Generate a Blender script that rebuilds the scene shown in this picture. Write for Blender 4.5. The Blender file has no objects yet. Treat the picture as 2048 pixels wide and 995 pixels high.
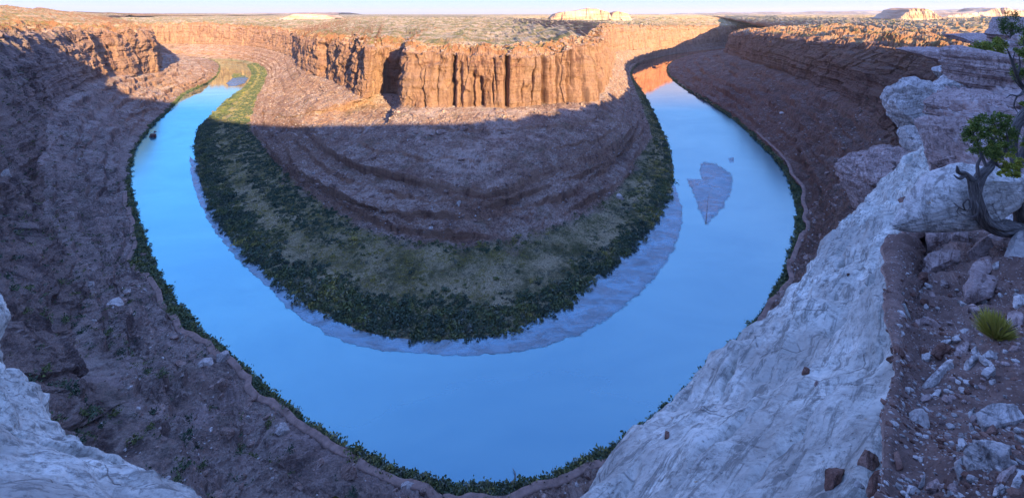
import bpy, math, random
import numpy as np
from mathutils import Vector, Matrix
from mathutils.bvhtree import BVHTree

# ------------------------------------------------------------------ camera, sky, sun, exposure
F = 860.0            # focal length in units of a 2048 wide picture
HY = 27.0            # row of the true horizon in that picture
sc = bpy.context.scene
C = sc.collection
cam_d = bpy.data.cameras.new('camera'); cam = bpy.data.objects.new('camera', cam_d); C.objects.link(cam)
cam.location = (0, 0, 0); cam.rotation_euler = (math.radians(90), 0, 0)
cam_d.sensor_width = 36.0; cam_d.lens = 36.0 * F / 2048.0
cam_d.shift_y = -(497.5 - HY) / 2048.0
cam_d.clip_start = 0.1; cam_d.clip_end = 120000
sc.camera = cam

SUN_EL = 15.0
SX, SY = 0.5, -0.866          # horizontal direction towards the sun
world = bpy.data.worlds.new('World'); sc.world = world; world.use_nodes = True
wn = world.node_tree; wn.nodes.clear()
wo = wn.nodes.new('ShaderNodeOutputWorld'); wb = wn.nodes.new('ShaderNodeBackground'); ws = wn.nodes.new('ShaderNodeTexSky')
ws.sky_type = 'NISHITA'; ws.sun_disc = False
ws.sun_elevation = math.radians(SUN_EL); ws.sun_rotation = math.atan2(SX, SY)
ws.altitude = 2000; ws.air_density = 1.0; ws.dust_density = 0.1; ws.ozone_density = 3.0
wb.inputs['Strength'].default_value = 0.15
wg = wn.nodes.new('ShaderNodeGamma'); wh = wn.nodes.new('ShaderNodeHueSaturation'); wm = wn.nodes.new('ShaderNodeMix')
wm.data_type = 'RGBA'; wm.blend_type = 'MULTIPLY'; wm.inputs[0].default_value = 1.0; wm.inputs[7].default_value = (0.70, 0.93, 1.80, 1)
wg.inputs[1].default_value = 0.18; wh.inputs['Saturation'].default_value = 1.7; wh.inputs['Value'].default_value = 1.34
wn.links.new(ws.outputs[0], wg.inputs[0]); wn.links.new(wg.outputs[0], wh.inputs['Color']); wn.links.new(wh.outputs[0], wm.inputs[6]); wn.links.new(wm.outputs[2], wb.inputs[0])
wn.links.new(wb.outputs[0], wo.inputs[0])

sun_d = bpy.data.lights.new('sun', 'SUN'); sun = bpy.data.objects.new('sun', sun_d); C.objects.link(sun)
sun_d.energy = 4.4; sun_d.angle = math.radians(0.53); sun_d.color = (1.0, 0.70, 0.36)
sdir = Vector((SX * math.cos(math.radians(SUN_EL)), SY * math.cos(math.radians(SUN_EL)), math.sin(math.radians(SUN_EL))))
sun.rotation_euler = sdir.to_track_quat('Z', 'Y').to_euler()

sc.view_settings.view_transform = 'Standard'; sc.view_settings.look = 'None'
sc.view_settings.gamma = 1.0; sc.view_settings.use_curve_mapping = False
sc.view_settings.exposure = 1.85
sc.render.engine = 'CYCLES'
sc.cycles.use_denoising = True
sc.cycles.max_bounces = 5; sc.cycles.diffuse_bounces = 2; sc.cycles.glossy_bounces = 2
sc.cycles.volume_bounces = 0; sc.cycles.caustics_reflective = False; sc.cycles.caustics_refractive = False

rng = np.random.default_rng(7)
random.seed(7)
WZ = -200.0          # water level

# ------------------------------------------------------------------ noise (numpy)
_perm = np.random.default_rng(3).permutation(256).astype(np.int32)
_perm = np.concatenate([_perm, _perm, _perm])
_g = np.random.default_rng(4).normal(size=(256, 3)); _g /= np.linalg.norm(_g, axis=1)[:, None]
_g = _g.astype(np.float32)

from concurrent.futures import ThreadPoolExecutor
_pool = ThreadPoolExecutor(4)
def perlin(p):
    p = np.asarray(p)
    if p.size < 60000: return _perlin(p)
    sh = p.shape[:-1]; q = p.reshape(-1, 3); n = len(q); out = np.empty(n, dtype=np.float64)
    def job(a): out[a:a + 16384] = _perlin(q[a:a + 16384])
    list(_pool.map(job, range(0, n, 16384)))
    return out.reshape(sh)

def _perlin(p):
    p = np.asarray(p, dtype=np.float64)
    i = np.floor(p).astype(np.int64); f = (p - i).astype(np.float32)
    i = (i & 255).astype(np.int32)
    u = f * f * f * (f * (f * 6 - 15) + 10)
    out = 0
    for dx in (0, 1):
        wx = u[..., 0] if dx else 1 - u[..., 0]
        a = _perm[(i[..., 0] + dx) & 255]
        for dy in (0, 1):
            wy = u[..., 1] if dy else 1 - u[..., 1]
            b = _perm[(a + i[..., 1] + dy) & 511]
            for dz in (0, 1):
                wz = u[..., 2] if dz else 1 - u[..., 2]
                h = _perm[(b + i[..., 2] + dz) & 511]
                gr = _g[h]
                out = out + wx * wy * wz * (gr[..., 0] * (f[..., 0] - dx) + gr[..., 1] * (f[..., 1] - dy) + gr[..., 2] * (f[..., 2] - dz))
    return out * 1.6

def fbm(p, octs=4, gain=0.5, lac=2.03):
    p = np.asarray(p, dtype=np.float64); o = 0; a = 1.0
    for k in range(octs):
        o = o + a * perlin(p + 17.3 * k); p = p * lac; a *= gain
    return o

def ridged(p, octs=4, gain=0.5, lac=2.1):
    p = np.asarray(p, dtype=np.float64); o = 0; a = 1.0
    for k in range(octs):
        o = o + a * (1 - 2 * np.abs(perlin(p + 11.7 * k))); p = p * lac; a *= gain
    return o

def smooth(a, b, x):
    t = np.clip((x - a) / (b - a), 0, 1); return t * t * (3 - 2 * t)

# ------------------------------------------------------------------ small helpers
def px(x, y, z):                      # the point of height z seen at picture position x, y
    Y = F * (-z) / (y - HY)
    return np.array([Y * (x - 1024) / F, Y, z])

def pY(x, y, Y):                      # the point at distance Y seen at x, y
    return np.array([Y * (x - 1024) / F, Y, -Y * (y - HY) / F])

def put(name, verts, faces, mat=None, parent=None, smooth_=True, attrs=None):
    me = bpy.data.meshes.new(name)
    verts = np.asarray(verts, dtype=np.float32); faces = np.asarray(faces, dtype=np.int32)
    n, k = faces.shape
    me.vertices.add(len(verts)); me.vertices.foreach_set('co', verts.ravel())
    me.loops.add(n * k); me.loops.foreach_set('vertex_index', faces.ravel())
    me.polygons.add(n); me.polygons.foreach_set('loop_start', np.arange(0, n * k, k, dtype=np.int32))
    me.polygons.foreach_set('use_smooth', np.full(n, smooth_, dtype=bool))
    me.update(calc_edges=True); me.validate(verbose=False)
    for an, av in (attrs or {}).items():
        at = me.attributes.new(an, 'FLOAT', 'POINT'); at.data.foreach_set('value', np.asarray(av, dtype=np.float32).ravel())
    if mat: me.materials.append(mat)
    o = bpy.data.objects.new(name, me); C.objects.link(o)
    if parent: o.parent = parent
    return o

def tag(o, label=None, cat=None, group=None, kind=None):
    if label: o['label'] = label
    if cat: o['category'] = cat
    if group: o['group'] = group
    if kind: o['kind'] = kind
    return o

def gridfaces(nu, nv):
    a = np.arange(nu * nv).reshape(nu, nv)
    return np.stack([a[:-1, :-1], a[1:, :-1], a[1:, 1:], a[:-1, 1:]], -1).reshape(-1, 4)

def hermite(P, counts):
    """P[C,K,3] control columns; counts[C-1] samples per segment -> [N,K,3] and the float column index"""
    Cn = len(P); outs = []; us = []
    d = np.linalg.norm(P[1:] - P[:-1], axis=2) + 1e-6           # C-1,K
    v = (P[1:] - P[:-1]) / d[..., None]
    T = np.zeros_like(P)
    T[0] = v[0]; T[-1] = v[-1]
    T[1:-1] = (v[:-1] * d[1:, :, None] + v[1:] * d[:-1, :, None]) / (d[1:] + d[:-1])[..., None]
    for i in range(Cn - 1):
        n = counts[i]; t = np.linspace(0, 1, n, endpoint=(i == Cn - 2))[:, None, None]
        h = d[i][None, :, None]
        outs.append((2*t**3 - 3*t**2 + 1) * P[i] + (t**3 - 2*t**2 + t) * h * T[i] + (-2*t**3 + 3*t**2) * P[i+1] + (t**3 - t**2) * h * T[i+1])
        us.append(i + t[:, 0, 0])
    return np.concatenate(outs), np.concatenate(us)

def vfill(L, bands):
    """L[N,K,3] levels -> [N,M,3] with bands[k] samples between level k and k+1; also the float level"""
    outs = []; ls = []
    K = L.shape[1]
    for k in range(K - 1):
        n = bands[k]; t = np.linspace(0, 1, n, endpoint=(k == K - 2))
        outs.append(L[:, k, None] * (1 - t)[None, :, None] + L[:, k+1, None] * t[None, :, None]); ls.append(k + t)
    return np.concatenate(outs, 1), np.concatenate(ls)

# ------------------------------------------------------------------ node helpers
class NT:
    def __init__(s, name):
        s.m = bpy.data.materials.new(name); s.m.use_nodes = True; s.t = s.m.node_tree; s.t.nodes.clear()
        s.out = s.t.nodes.new('ShaderNodeOutputMaterial'); s.b = s.t.nodes.new('ShaderNodeBsdfPrincipled')
        s.t.links.new(s.b.outputs[0], s.out.inputs[0]); s.geo = s.t.nodes.new('ShaderNodeNewGeometry')
        s.b.inputs['Roughness'].default_value = 0.9; s.b.inputs['Specular IOR Level'].default_value = 0.2
    def l(s, a, b): s.t.links.new(a, b)
    def pos(s, sx=1, sy=1, sz=1, rot=None):
        n = s.t.nodes.new('ShaderNodeMapping'); n.inputs['Scale'].default_value = (sx, sy, sz)
        if rot: n.inputs['Rotation'].default_value = rot
        s.l(s.geo.outputs['Position'], n.inputs['Vector']); return n.outputs[0]
    def pos2(s, rot, sc):
        n = s.t.nodes.new('ShaderNodeMapping'); n.inputs['Rotation'].default_value = rot; s.l(s.geo.outputs['Position'], n.inputs['Vector'])
        m = s.t.nodes.new('ShaderNodeMapping'); m.inputs['Scale'].default_value = sc; s.l(n.outputs[0], m.inputs['Vector']); return m.outputs[0]
    def noise(s, vec, scale, detail=6, rough=0.6, dist=0.0):
        n = s.t.nodes.new('ShaderNodeTexNoise'); s.l(vec, n.inputs['Vector'])
        n.inputs['Scale'].default_value = scale; n.inputs['Detail'].default_value = detail
        n.inputs['Roughness'].default_value = rough; n.inputs['Distortion'].default_value = dist; return n.outputs['Fac']
    def vor(s, vec, scale, feat='F1', out='Distance', rand=1.0):
        n = s.t.nodes.new('ShaderNodeTexVoronoi'); s.l(vec, n.inputs['Vector']); n.feature = feat
        n.inputs['Scale'].default_value = scale; n.inputs['Randomness'].default_value = rand; return n.outputs[out]
    def ramp(s, fac, stops, interp='LINEAR'):
        n = s.t.nodes.new('ShaderNodeValToRGB'); n.color_ramp.interpolation = interp
        e = n.color_ramp.elements
        while len(e) > 1: e.remove(e[-1])
        for i, (p, c) in enumerate(stops):
            el = e[0] if i == 0 else e.new(p)
            el.position = p; el.color = (*c, 1) if hasattr(c, '__len__') else (c, c, c, 1)
        s.l(fac, n.inputs[0]); return n.outputs[0]
    def mix(s, fac, a, b, mode='MIX'):
        n = s.t.nodes.new('ShaderNodeMix'); n.data_type = 'RGBA'; n.blend_type = mode
        for sock, v in ((n.inputs[0], fac), (n.inputs[6], a), (n.inputs[7], b)):
            if hasattr(v, 'default_value') or hasattr(v, 'links'): s.l(v, sock)
            elif hasattr(v, '__len__'): sock.default_value = (*v, 1)
            else: sock.default_value = v
        return n.outputs[2]
    def math(s, op, a, b=None, c=None, clamp=False):
        n = s.t.nodes.new('ShaderNodeMath'); n.operation = op; n.use_clamp = clamp
        for sock, v in zip(n.inputs, (a, b, c)):
            if v is None: continue
            if isinstance(v, (int, float)): sock.default_value = v
            else: s.l(v, sock)
        return n.outputs[0]
    def attr(s, name):
        n = s.t.nodes.new('ShaderNodeAttribute'); n.attribute_name = name; return n.outputs['Fac']
    def sep(s, v):
        n = s.t.nodes.new('ShaderNodeSeparateXYZ'); s.l(v, n.inputs[0]); return n.outputs
    def bump(s, h, strength=0.6, dist=1.0, prev=None):
        n = s.t.nodes.new('ShaderNodeBump'); n.inputs['Strength'].default_value = strength; n.inputs['Distance'].default_value = dist
        s.l(h, n.inputs['Height'])
        if prev is not None: s.l(prev, n.inputs['Normal'])
        return n.outputs[0]
    def done(s, col, nrm=None):
        if hasattr(col, '__len__'): s.b.inputs['Base Color'].default_value = (*col, 1)
        else: s.l(col, s.b.inputs['Base Color'])
        if nrm is not None: s.l(nrm, s.b.inputs['Normal'])
        return s.m

# ------------------------------------------------------------------ materials of the canyon
def canyon_material():
    n = NT('canyon rock')
    P = n.pos()
    cliff = n.attr('cliff'); veg = n.attr('veg'); plat = n.attr('plat')
    nz = n.sep(n.geo.outputs['Normal'])[2]
    # --- layered cliff
    warp = n.noise(n.pos(.012, .012, .012), 1, 3)
    z = n.sep(n.geo.outputs['Position'])[2]
    zz = n.math('MULTIPLY_ADD', warp, 26, z)
    comb = n.t.nodes.new('ShaderNodeCombineXYZ'); n.l(zz, comb.inputs[2])
    st = n.noise(comb.outputs[0], 0.16, 8, 0.75)
    cl = n.ramp(st, [(0.22, (0.22, 0.11, 0.08)), (0.40, (0.40, 0.22, 0.155)), (0.50, (0.52, 0.32, 0.22)), (0.58, (0.38, 0.20, 0.14)), (0.66, (0.62, 0.44, 0.32)), (0.80, (0.34, 0.18, 0.13))])
    streak = n.noise(n.pos(.16, .16, .012), 1, 5, 0.65)
    cl = n.mix(n.ramp(streak, [(0.48, 0.0), (0.62, 0.75)]), cl, (0.13, 0.065, 0.055))
    big = n.noise(n.pos(.03, .03, .02), 1, 4)
    cl = n.mix(n.ramp(big, [(0.4, 0.0), (0.68, 0.6)]), cl, (0.55, 0.37, 0.27))
    # --- talus
    tn = n.noise(n.pos(.05, .05, .05), 1, 10, 0.72)
    ta = n.ramp(tn, [(0.30, (0.18, 0.10, 0.085)), (0.44, (0.35, 0.225, 0.175)), (0.53, (0.46, 0.325, 0.26)), (0.66, (0.64, 0.54, 0.47))])
    fine = n.noise(n.pos(1, 1, 1.6), 0.45, 9, 0.8)
    ta = n.mix(n.ramp(fine, [(0.47, 0.0), (0.60, 0.85)]), ta, (0.09, 0.06, 0.055))
    fl = n.noise(n.pos(.8, .8, 2.2), 0.55, 8, 0.84, .3)
    ta = n.mix(n.ramp(fl, [(0.57, 0.0), (0.64, 0.75)]), ta, (0.62, 0.52, 0.50))
    spk = n.vor(P, 0.55)
    msk = n.noise(n.pos(.02, .02, .02), 1, 5, .7)
    ta = n.mix(n.math('MULTIPLY', n.ramp(spk, [(0.10, 0.5), (0.2, 0.0)]), n.ramp(msk, [(0.42, 0.1), (0.62, 1.0)])), ta, (0.62, 0.54, 0.52))
    pale = n.noise(n.pos(.016, .016, .05), 1, 9, .78)
    ta = n.mix(n.math('MULTIPLY', n.ramp(pale, [(0.49, 0.0), (0.57, 0.8)]), n.ramp(nz, [(0.6, 0.0), (0.9, 1.0)])), ta, (0.62, 0.50, 0.44))
    grn = n.noise(n.pos(.03, .03, .03), 1.3, 6, .7)
    ta = n.mix(n.ramp(grn, [(0.54, 0.0), (0.66, 0.45)]), ta, (0.12, 0.13, 0.07))
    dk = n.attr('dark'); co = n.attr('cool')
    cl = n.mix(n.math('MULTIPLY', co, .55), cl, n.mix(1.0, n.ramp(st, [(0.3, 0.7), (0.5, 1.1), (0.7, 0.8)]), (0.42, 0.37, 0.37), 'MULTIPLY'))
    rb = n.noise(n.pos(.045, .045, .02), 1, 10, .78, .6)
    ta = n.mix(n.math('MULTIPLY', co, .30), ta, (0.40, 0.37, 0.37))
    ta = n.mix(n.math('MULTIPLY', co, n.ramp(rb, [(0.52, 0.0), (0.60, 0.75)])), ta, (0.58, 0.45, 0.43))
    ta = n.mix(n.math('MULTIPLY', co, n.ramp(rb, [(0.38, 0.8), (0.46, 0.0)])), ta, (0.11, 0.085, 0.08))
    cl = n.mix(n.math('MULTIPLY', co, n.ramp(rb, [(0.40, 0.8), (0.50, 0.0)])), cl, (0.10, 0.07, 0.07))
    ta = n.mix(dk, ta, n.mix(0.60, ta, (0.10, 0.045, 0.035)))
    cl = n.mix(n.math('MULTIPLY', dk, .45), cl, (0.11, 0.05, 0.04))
    steep = n.ramp(nz, [(0.50, 1.0), (0.72, 0.0)])
    cm = n.math('MAXIMUM', n.math('MULTIPLY', cliff, n.ramp(nz, [(0.84, 1.0), (0.96, 0.0)])), n.math('MULTIPLY', steep, 0.75))
    col = n.mix(cm, ta, cl)
    # --- plateau: slickrock, sand and scrub
    pn = n.noise(n.pos(.02, .02, .02), 1, 9, .75)
    pl = n.ramp(pn, [(0.32, (0.36, 0.21, 0.10)), (0.46, (0.52, 0.36, 0.19)), (0.56, (0.68, 0.55, 0.38)), (0.7, (0.50, 0.31, 0.16))])
    pg = n.noise(n.pos(.03, .012, .03), 1, 10, .8)
    pl = n.mix(n.ramp(pg, [(0.475, 0.0), (0.56, 0.85)]), pl, (0.19, 0.20, 0.05))
    pl = n.mix(n.ramp(nz, [(0.55, 0.85), (0.85, 0.0)]), pl, (0.34, 0.16, 0.095))
    col = n.mix(plat, col, pl)
    # --- river flat: grass
    gn = n.noise(n.pos(.03, .03, .03), 1, 9, .75)
    gr = n.ramp(gn, [(0.30, (0.08, 0.09, 0.05)), (0.42, (0.18, 0.18, 0.09)), (0.50, (0.40, 0.36, 0.21)), (0.62, (0.60, 0.52, 0.34))])
    gf = n.noise(P, 1.2, 5, .7)
    gr = n.mix(n.ramp(gf, [(0.45, 0.0), (0.65, 0.7)]), gr, (0.05, 0.06, 0.03))
    col = n.mix(veg, col, gr)
    h1 = n.noise(P, 0.35, 10, .72)
    h2 = n.noise(n.pos(.5, .5, 1.6), 1, 8, .75)
    hh = n.mix(cliff, h1, h2)
    nb = n.bump(hh, 1.0, 6.0)
    nb = n.bump(n.math('SUBTRACT', 1.0, spk), 0.5, 0.8, nb)
    return n.done(col, nb)
M_CANYON = canyon_material()

def water_material():
    n = NT('river water')
    P = n.pos()
    n.b.inputs['Base Color'].default_value = (0.04, 0.15, 0.30, 1)
    n.b.inputs['Roughness'].default_value = 0.5
    gl = n.t.nodes.new('ShaderNodeBsdfGlossy'); gl.inputs['Roughness'].default_value = 0.035
    tc = n.ramp(n.math('DIVIDE', n.sep(n.geo.outputs['Position'])[1], 2000.0), [(0.44, (0.36, 0.70, 0.86)), (0.56, (1.0, 0.86, 0.70))]); xr = n.ramp(n.math('MULTIPLY_ADD', n.sep(n.geo.outputs['Position'])[0], 0.001, 0.5), [(0.15, (0.80, 1.14, 1.0)), (0.75, (1.04, 0.86, 0.72))]); tc = n.mix(1.0, tc, xr, 'MULTIPLY'); wp = n.noise(n.pos(.006, .012, 1), 1, 6, .7, 1.0); tc = n.mix(1.0, tc, n.ramp(wp, [(0.38, (0.90, 0.92, 0.94)), (0.62, (1.06, 1.04, 1.02))]), 'MULTIPLY'); n.l(tc, gl.inputs['Color'])  # sky and cliff reflection tones painted by position: cyan left, slate right, warm far
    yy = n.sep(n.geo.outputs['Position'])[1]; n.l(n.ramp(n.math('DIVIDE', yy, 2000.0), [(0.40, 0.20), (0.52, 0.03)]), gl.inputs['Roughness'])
    mx = n.t.nodes.new('ShaderNodeMixShader')
    lw = n.t.nodes.new('ShaderNodeLayerWeight'); lw.inputs['Blend'].default_value = 0.5
    fac = n.ramp(lw.outputs['Facing'], [(0.2, 0.34), (0.75, 0.9)])
    n.l(fac, mx.inputs[0]); n.l(n.b.outputs[0], mx.inputs[1]); n.l(gl.outputs[0], mx.inputs[2]); n.l(mx.outputs[0], n.out.inputs[0])
    h = n.noise(n.pos(.25, .5, .5), 1, 4, .55)
    b = n.bump(h, 0.05, 0.4)
    n.l(b, gl.inputs['Normal'])
    return n.m
M_WATER = water_material()

# ------------------------------------------------------------------ the canyon: control columns
Z_A = [-206, -200, -194, -182, -170, -160, -140, -125]      # submerged, shore, flat edge, ledges, bench, cliff foot
def colA(shore, foot, top, veg=None, l2=None, l1b=None, l1t=None, bench=None, zf=-125, inward=(0, 1), p1=None):
    k = [None] * 12
    k[1] = px(*shore, -200.3)
    k[7] = px(*foot, zf) if len(foot) == 2 else pY(*foot)
    tY = k[7][1]
    d = np.array([inward[0], inward[1], 0.0]); d /= np.linalg.norm(d)
    t = k[7] + d * 7; k[8] = np.array([t[0], t[1], -t[1] * (top[1] - HY) / F])
    if veg: k[2] = px(*veg, -194)
    if l2: k[3] = px(*l2, -180)
    if l1b: k[4] = px(*l1b, -170)
    if l1t: k[5] = px(*l1t, -160)
    if bench: k[6] = px(*bench, -141)
    zt = [0, -200.3, -195.5, -182, -170, -160, -141, k[7][2]]
    for j in range(2, 7):
        if k[j] is None:
            a = j - 1
            b = next(q for q in range(j + 1, 8) if k[q] is not None)
            t = (zt[j] - k[a][2]) / (k[b][2] - k[a][2] + 1e-9); t = min(max(t, 0.05), 0.95)
            k[j] = k[a] * (1 - t) + k[b] * t
    o = k[1] - k[2]; o[2] = 0; o /= (np.linalg.norm(o) + 1e-9)
    k[0] = k[1] + o * 9 + np.array([0, 0, -5.0])
    z8 = k[8][2]
    k[9] = k[8] + d * (p1 or 70) + np.array([0, 0, 7.0])
    return k
A = [
 colA((170,104),(170,80,2500),(170,52)),
 colA((300,112),(300,87,2150),(300,51)),
 colA((400,117),(400,88,2080),(400,50)),
 colA((462,120),(462,90,1990),(462,54)),
 colA((500,139),(560,104),(560,64), veg=(528,135), zf=-140, inward=(.6,.8)),
 colA((490,172),(628,152),(628,80), veg=(525,170), zf=-130, inward=(.8,.6)),
 colA((450,202),(690,172),(690,88), veg=(508,197), inward=(.7,.7)),
 colA((422,228),(738,196),(740,96), veg=(500,229), l1t=(600,245), inward=(.5,.9)),
 colA((395,255),(758,186,700),(762,92), veg=(492,248), l1t=(640,268), inward=(0,1)),
 colA((385,285),(806,192,690),(806,96), veg=(520,290), l1b=(650,305), l1t=(655,290)),
 colA((386,320),(822,212),(824,104), veg=(545,322), l2=(610,345), l1b=(690,330), l1t=(695,315), bench=(790,262)),
 colA((405,400),(850,213),(850,107), veg=(585,365), l2=(655,372), l1b=(730,347), l1t=(735,330), bench=(820,268)),
 colA((450,480),(875,213),(875,106), veg=(650,415), l2=(720,402), l1b=(790,364), l1t=(792,343), bench=(850,270)),
 colA((540,575),(910,214),(908,103), veg=(730,458), l2=(790,422), l1b=(850,378), l1t=(850,354), bench=(880,270)),
 colA((640,640),(940,214),(938,107), veg=(800,478), l2=(840,428), l1b=(900,394), l1t=(900,367), bench=(930,270)),
 colA((760,684),(975,216),(975,110), veg=(870,490), l2=(900,430), l1b=(950,401), l1t=(950,372), bench=(965,270)),
 colA((880,697),(1010,217),(1010,112), veg=(950,492), l2=(965,430), l1b=(1005,400), l1t=(1005,373), bench=(1005,270)),
 colA((1000,685),(1050,214),(1048,110), veg=(1020,484), l2=(1030,418), l1b=(1050,375), l1t=(1050,350), bench=(1045,270)),
 colA((1100,645),(1090,210),(1090,106), veg=(1090,465), l2=(1090,398), l1b=(1100,352), l1t=(1100,328), bench=(1085,268)),
 colA((1200,572),(1140,205),(1140,102), veg=(1160,432), l2=(1160,370), l1b=(1160,335), l1t=(1160,312), bench=(1130,264)),
 colA((1290,485),(1183,199),(1186,90), veg=(1230,385), l2=(1215,335), l1b=(1222,308), l1t=(1222,288), bench=(1178,252)),
 colA((1345,390),(1205,186),(1202,82), veg=(1275,318), l2=(1258,288), l1b=(1262,268), l1t=(1258,252), bench=(1212,230), inward=(-.3,.9)),
 colA((1345,325),(1213,166),(1213,74), veg=(1300,280), zf=-122, inward=(-.7,.7)),
 colA((1325,262),(1219,142),(1217,64), veg=(1290,232), zf=-120, inward=(-.9,.4)),
 colA((1292,196),(1224,120),(1220,59), veg=(1272,185), zf=-120, inward=(-.8,.6)),
 colA((1264,142),(1246,100,1600),(1240,56), inward=(-.3,.9)),
 colA((1278,127),(1300,97,1850),(1300,57)),
 colA((1330,112),(1355,93,2160),(1355,57)),
 colA((1430,98),(1450,84,2560),(1450,55)),
 colA((1560,90),(1590,78,2950),(1590,50)),
 colA((1760,84),(1790,72,3300),(1790,46)),
]
nA = len(A)
# plateau beyond the rim
xs_far = np.linspace(60, 1900, nA)
XT = [60,180,300,420,700,730,750,765,780,800,930,938,945,952,958,964,970,976,982,988,994,1000,1006,1014,1032,1110,1240,1340,1430,1560,1760]
for i, k in enumerate(A):
    r = k[8]
    xr = 1024 + F * r[0] / r[1]
    xt = XT[i]
    k[10] = pY(xt, 27 + 860 * 38 / 3300, 3300) if r[1] < 2400 else pY(xt, 27 + 860 * 45 / (r[1] + 900), r[1] + 900)
    k[9] = k[8] + (k[10] - k[8]) * (60 / np.linalg.norm(k[10] - k[8])); k[9][2] = k[8][2] + 6
    k[11] = pY(xs_far[i] + (xs_far[i] - 1000) * .25, 27 + 860 * 62 / 22000., 22000)
A = np.array([[np.asarray(p, float) for p in k] for k in A])

def counts_for(P, K=520, lo=6, hi=260, dmin=140, lev=None):
    out = []
    lev = lev or range(1, P.shape[1] - 3)
    for i in range(len(P) - 1):
        best = 0
        for j in lev:
            dd = max(dmin, min(np.linalg.norm(P[i, j]), np.linalg.norm(P[i+1, j])))
            # across the line of sight only
            best = max(best, np.linalg.norm(P[i+1, j] - P[i, j]) / dd)
        out.append(int(min(max(best * K, lo), hi)))
    return out

def hnormal(G):
    """horizontal direction across the columns, pointing down to the river"""
    du = np.gradient(G, axis=0); n = np.stack([du[..., 1], -du[..., 0]], -1)
    n /= (np.linalg.norm(n, axis=-1, keepdims=True) + 1e-6)
    return n

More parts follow.
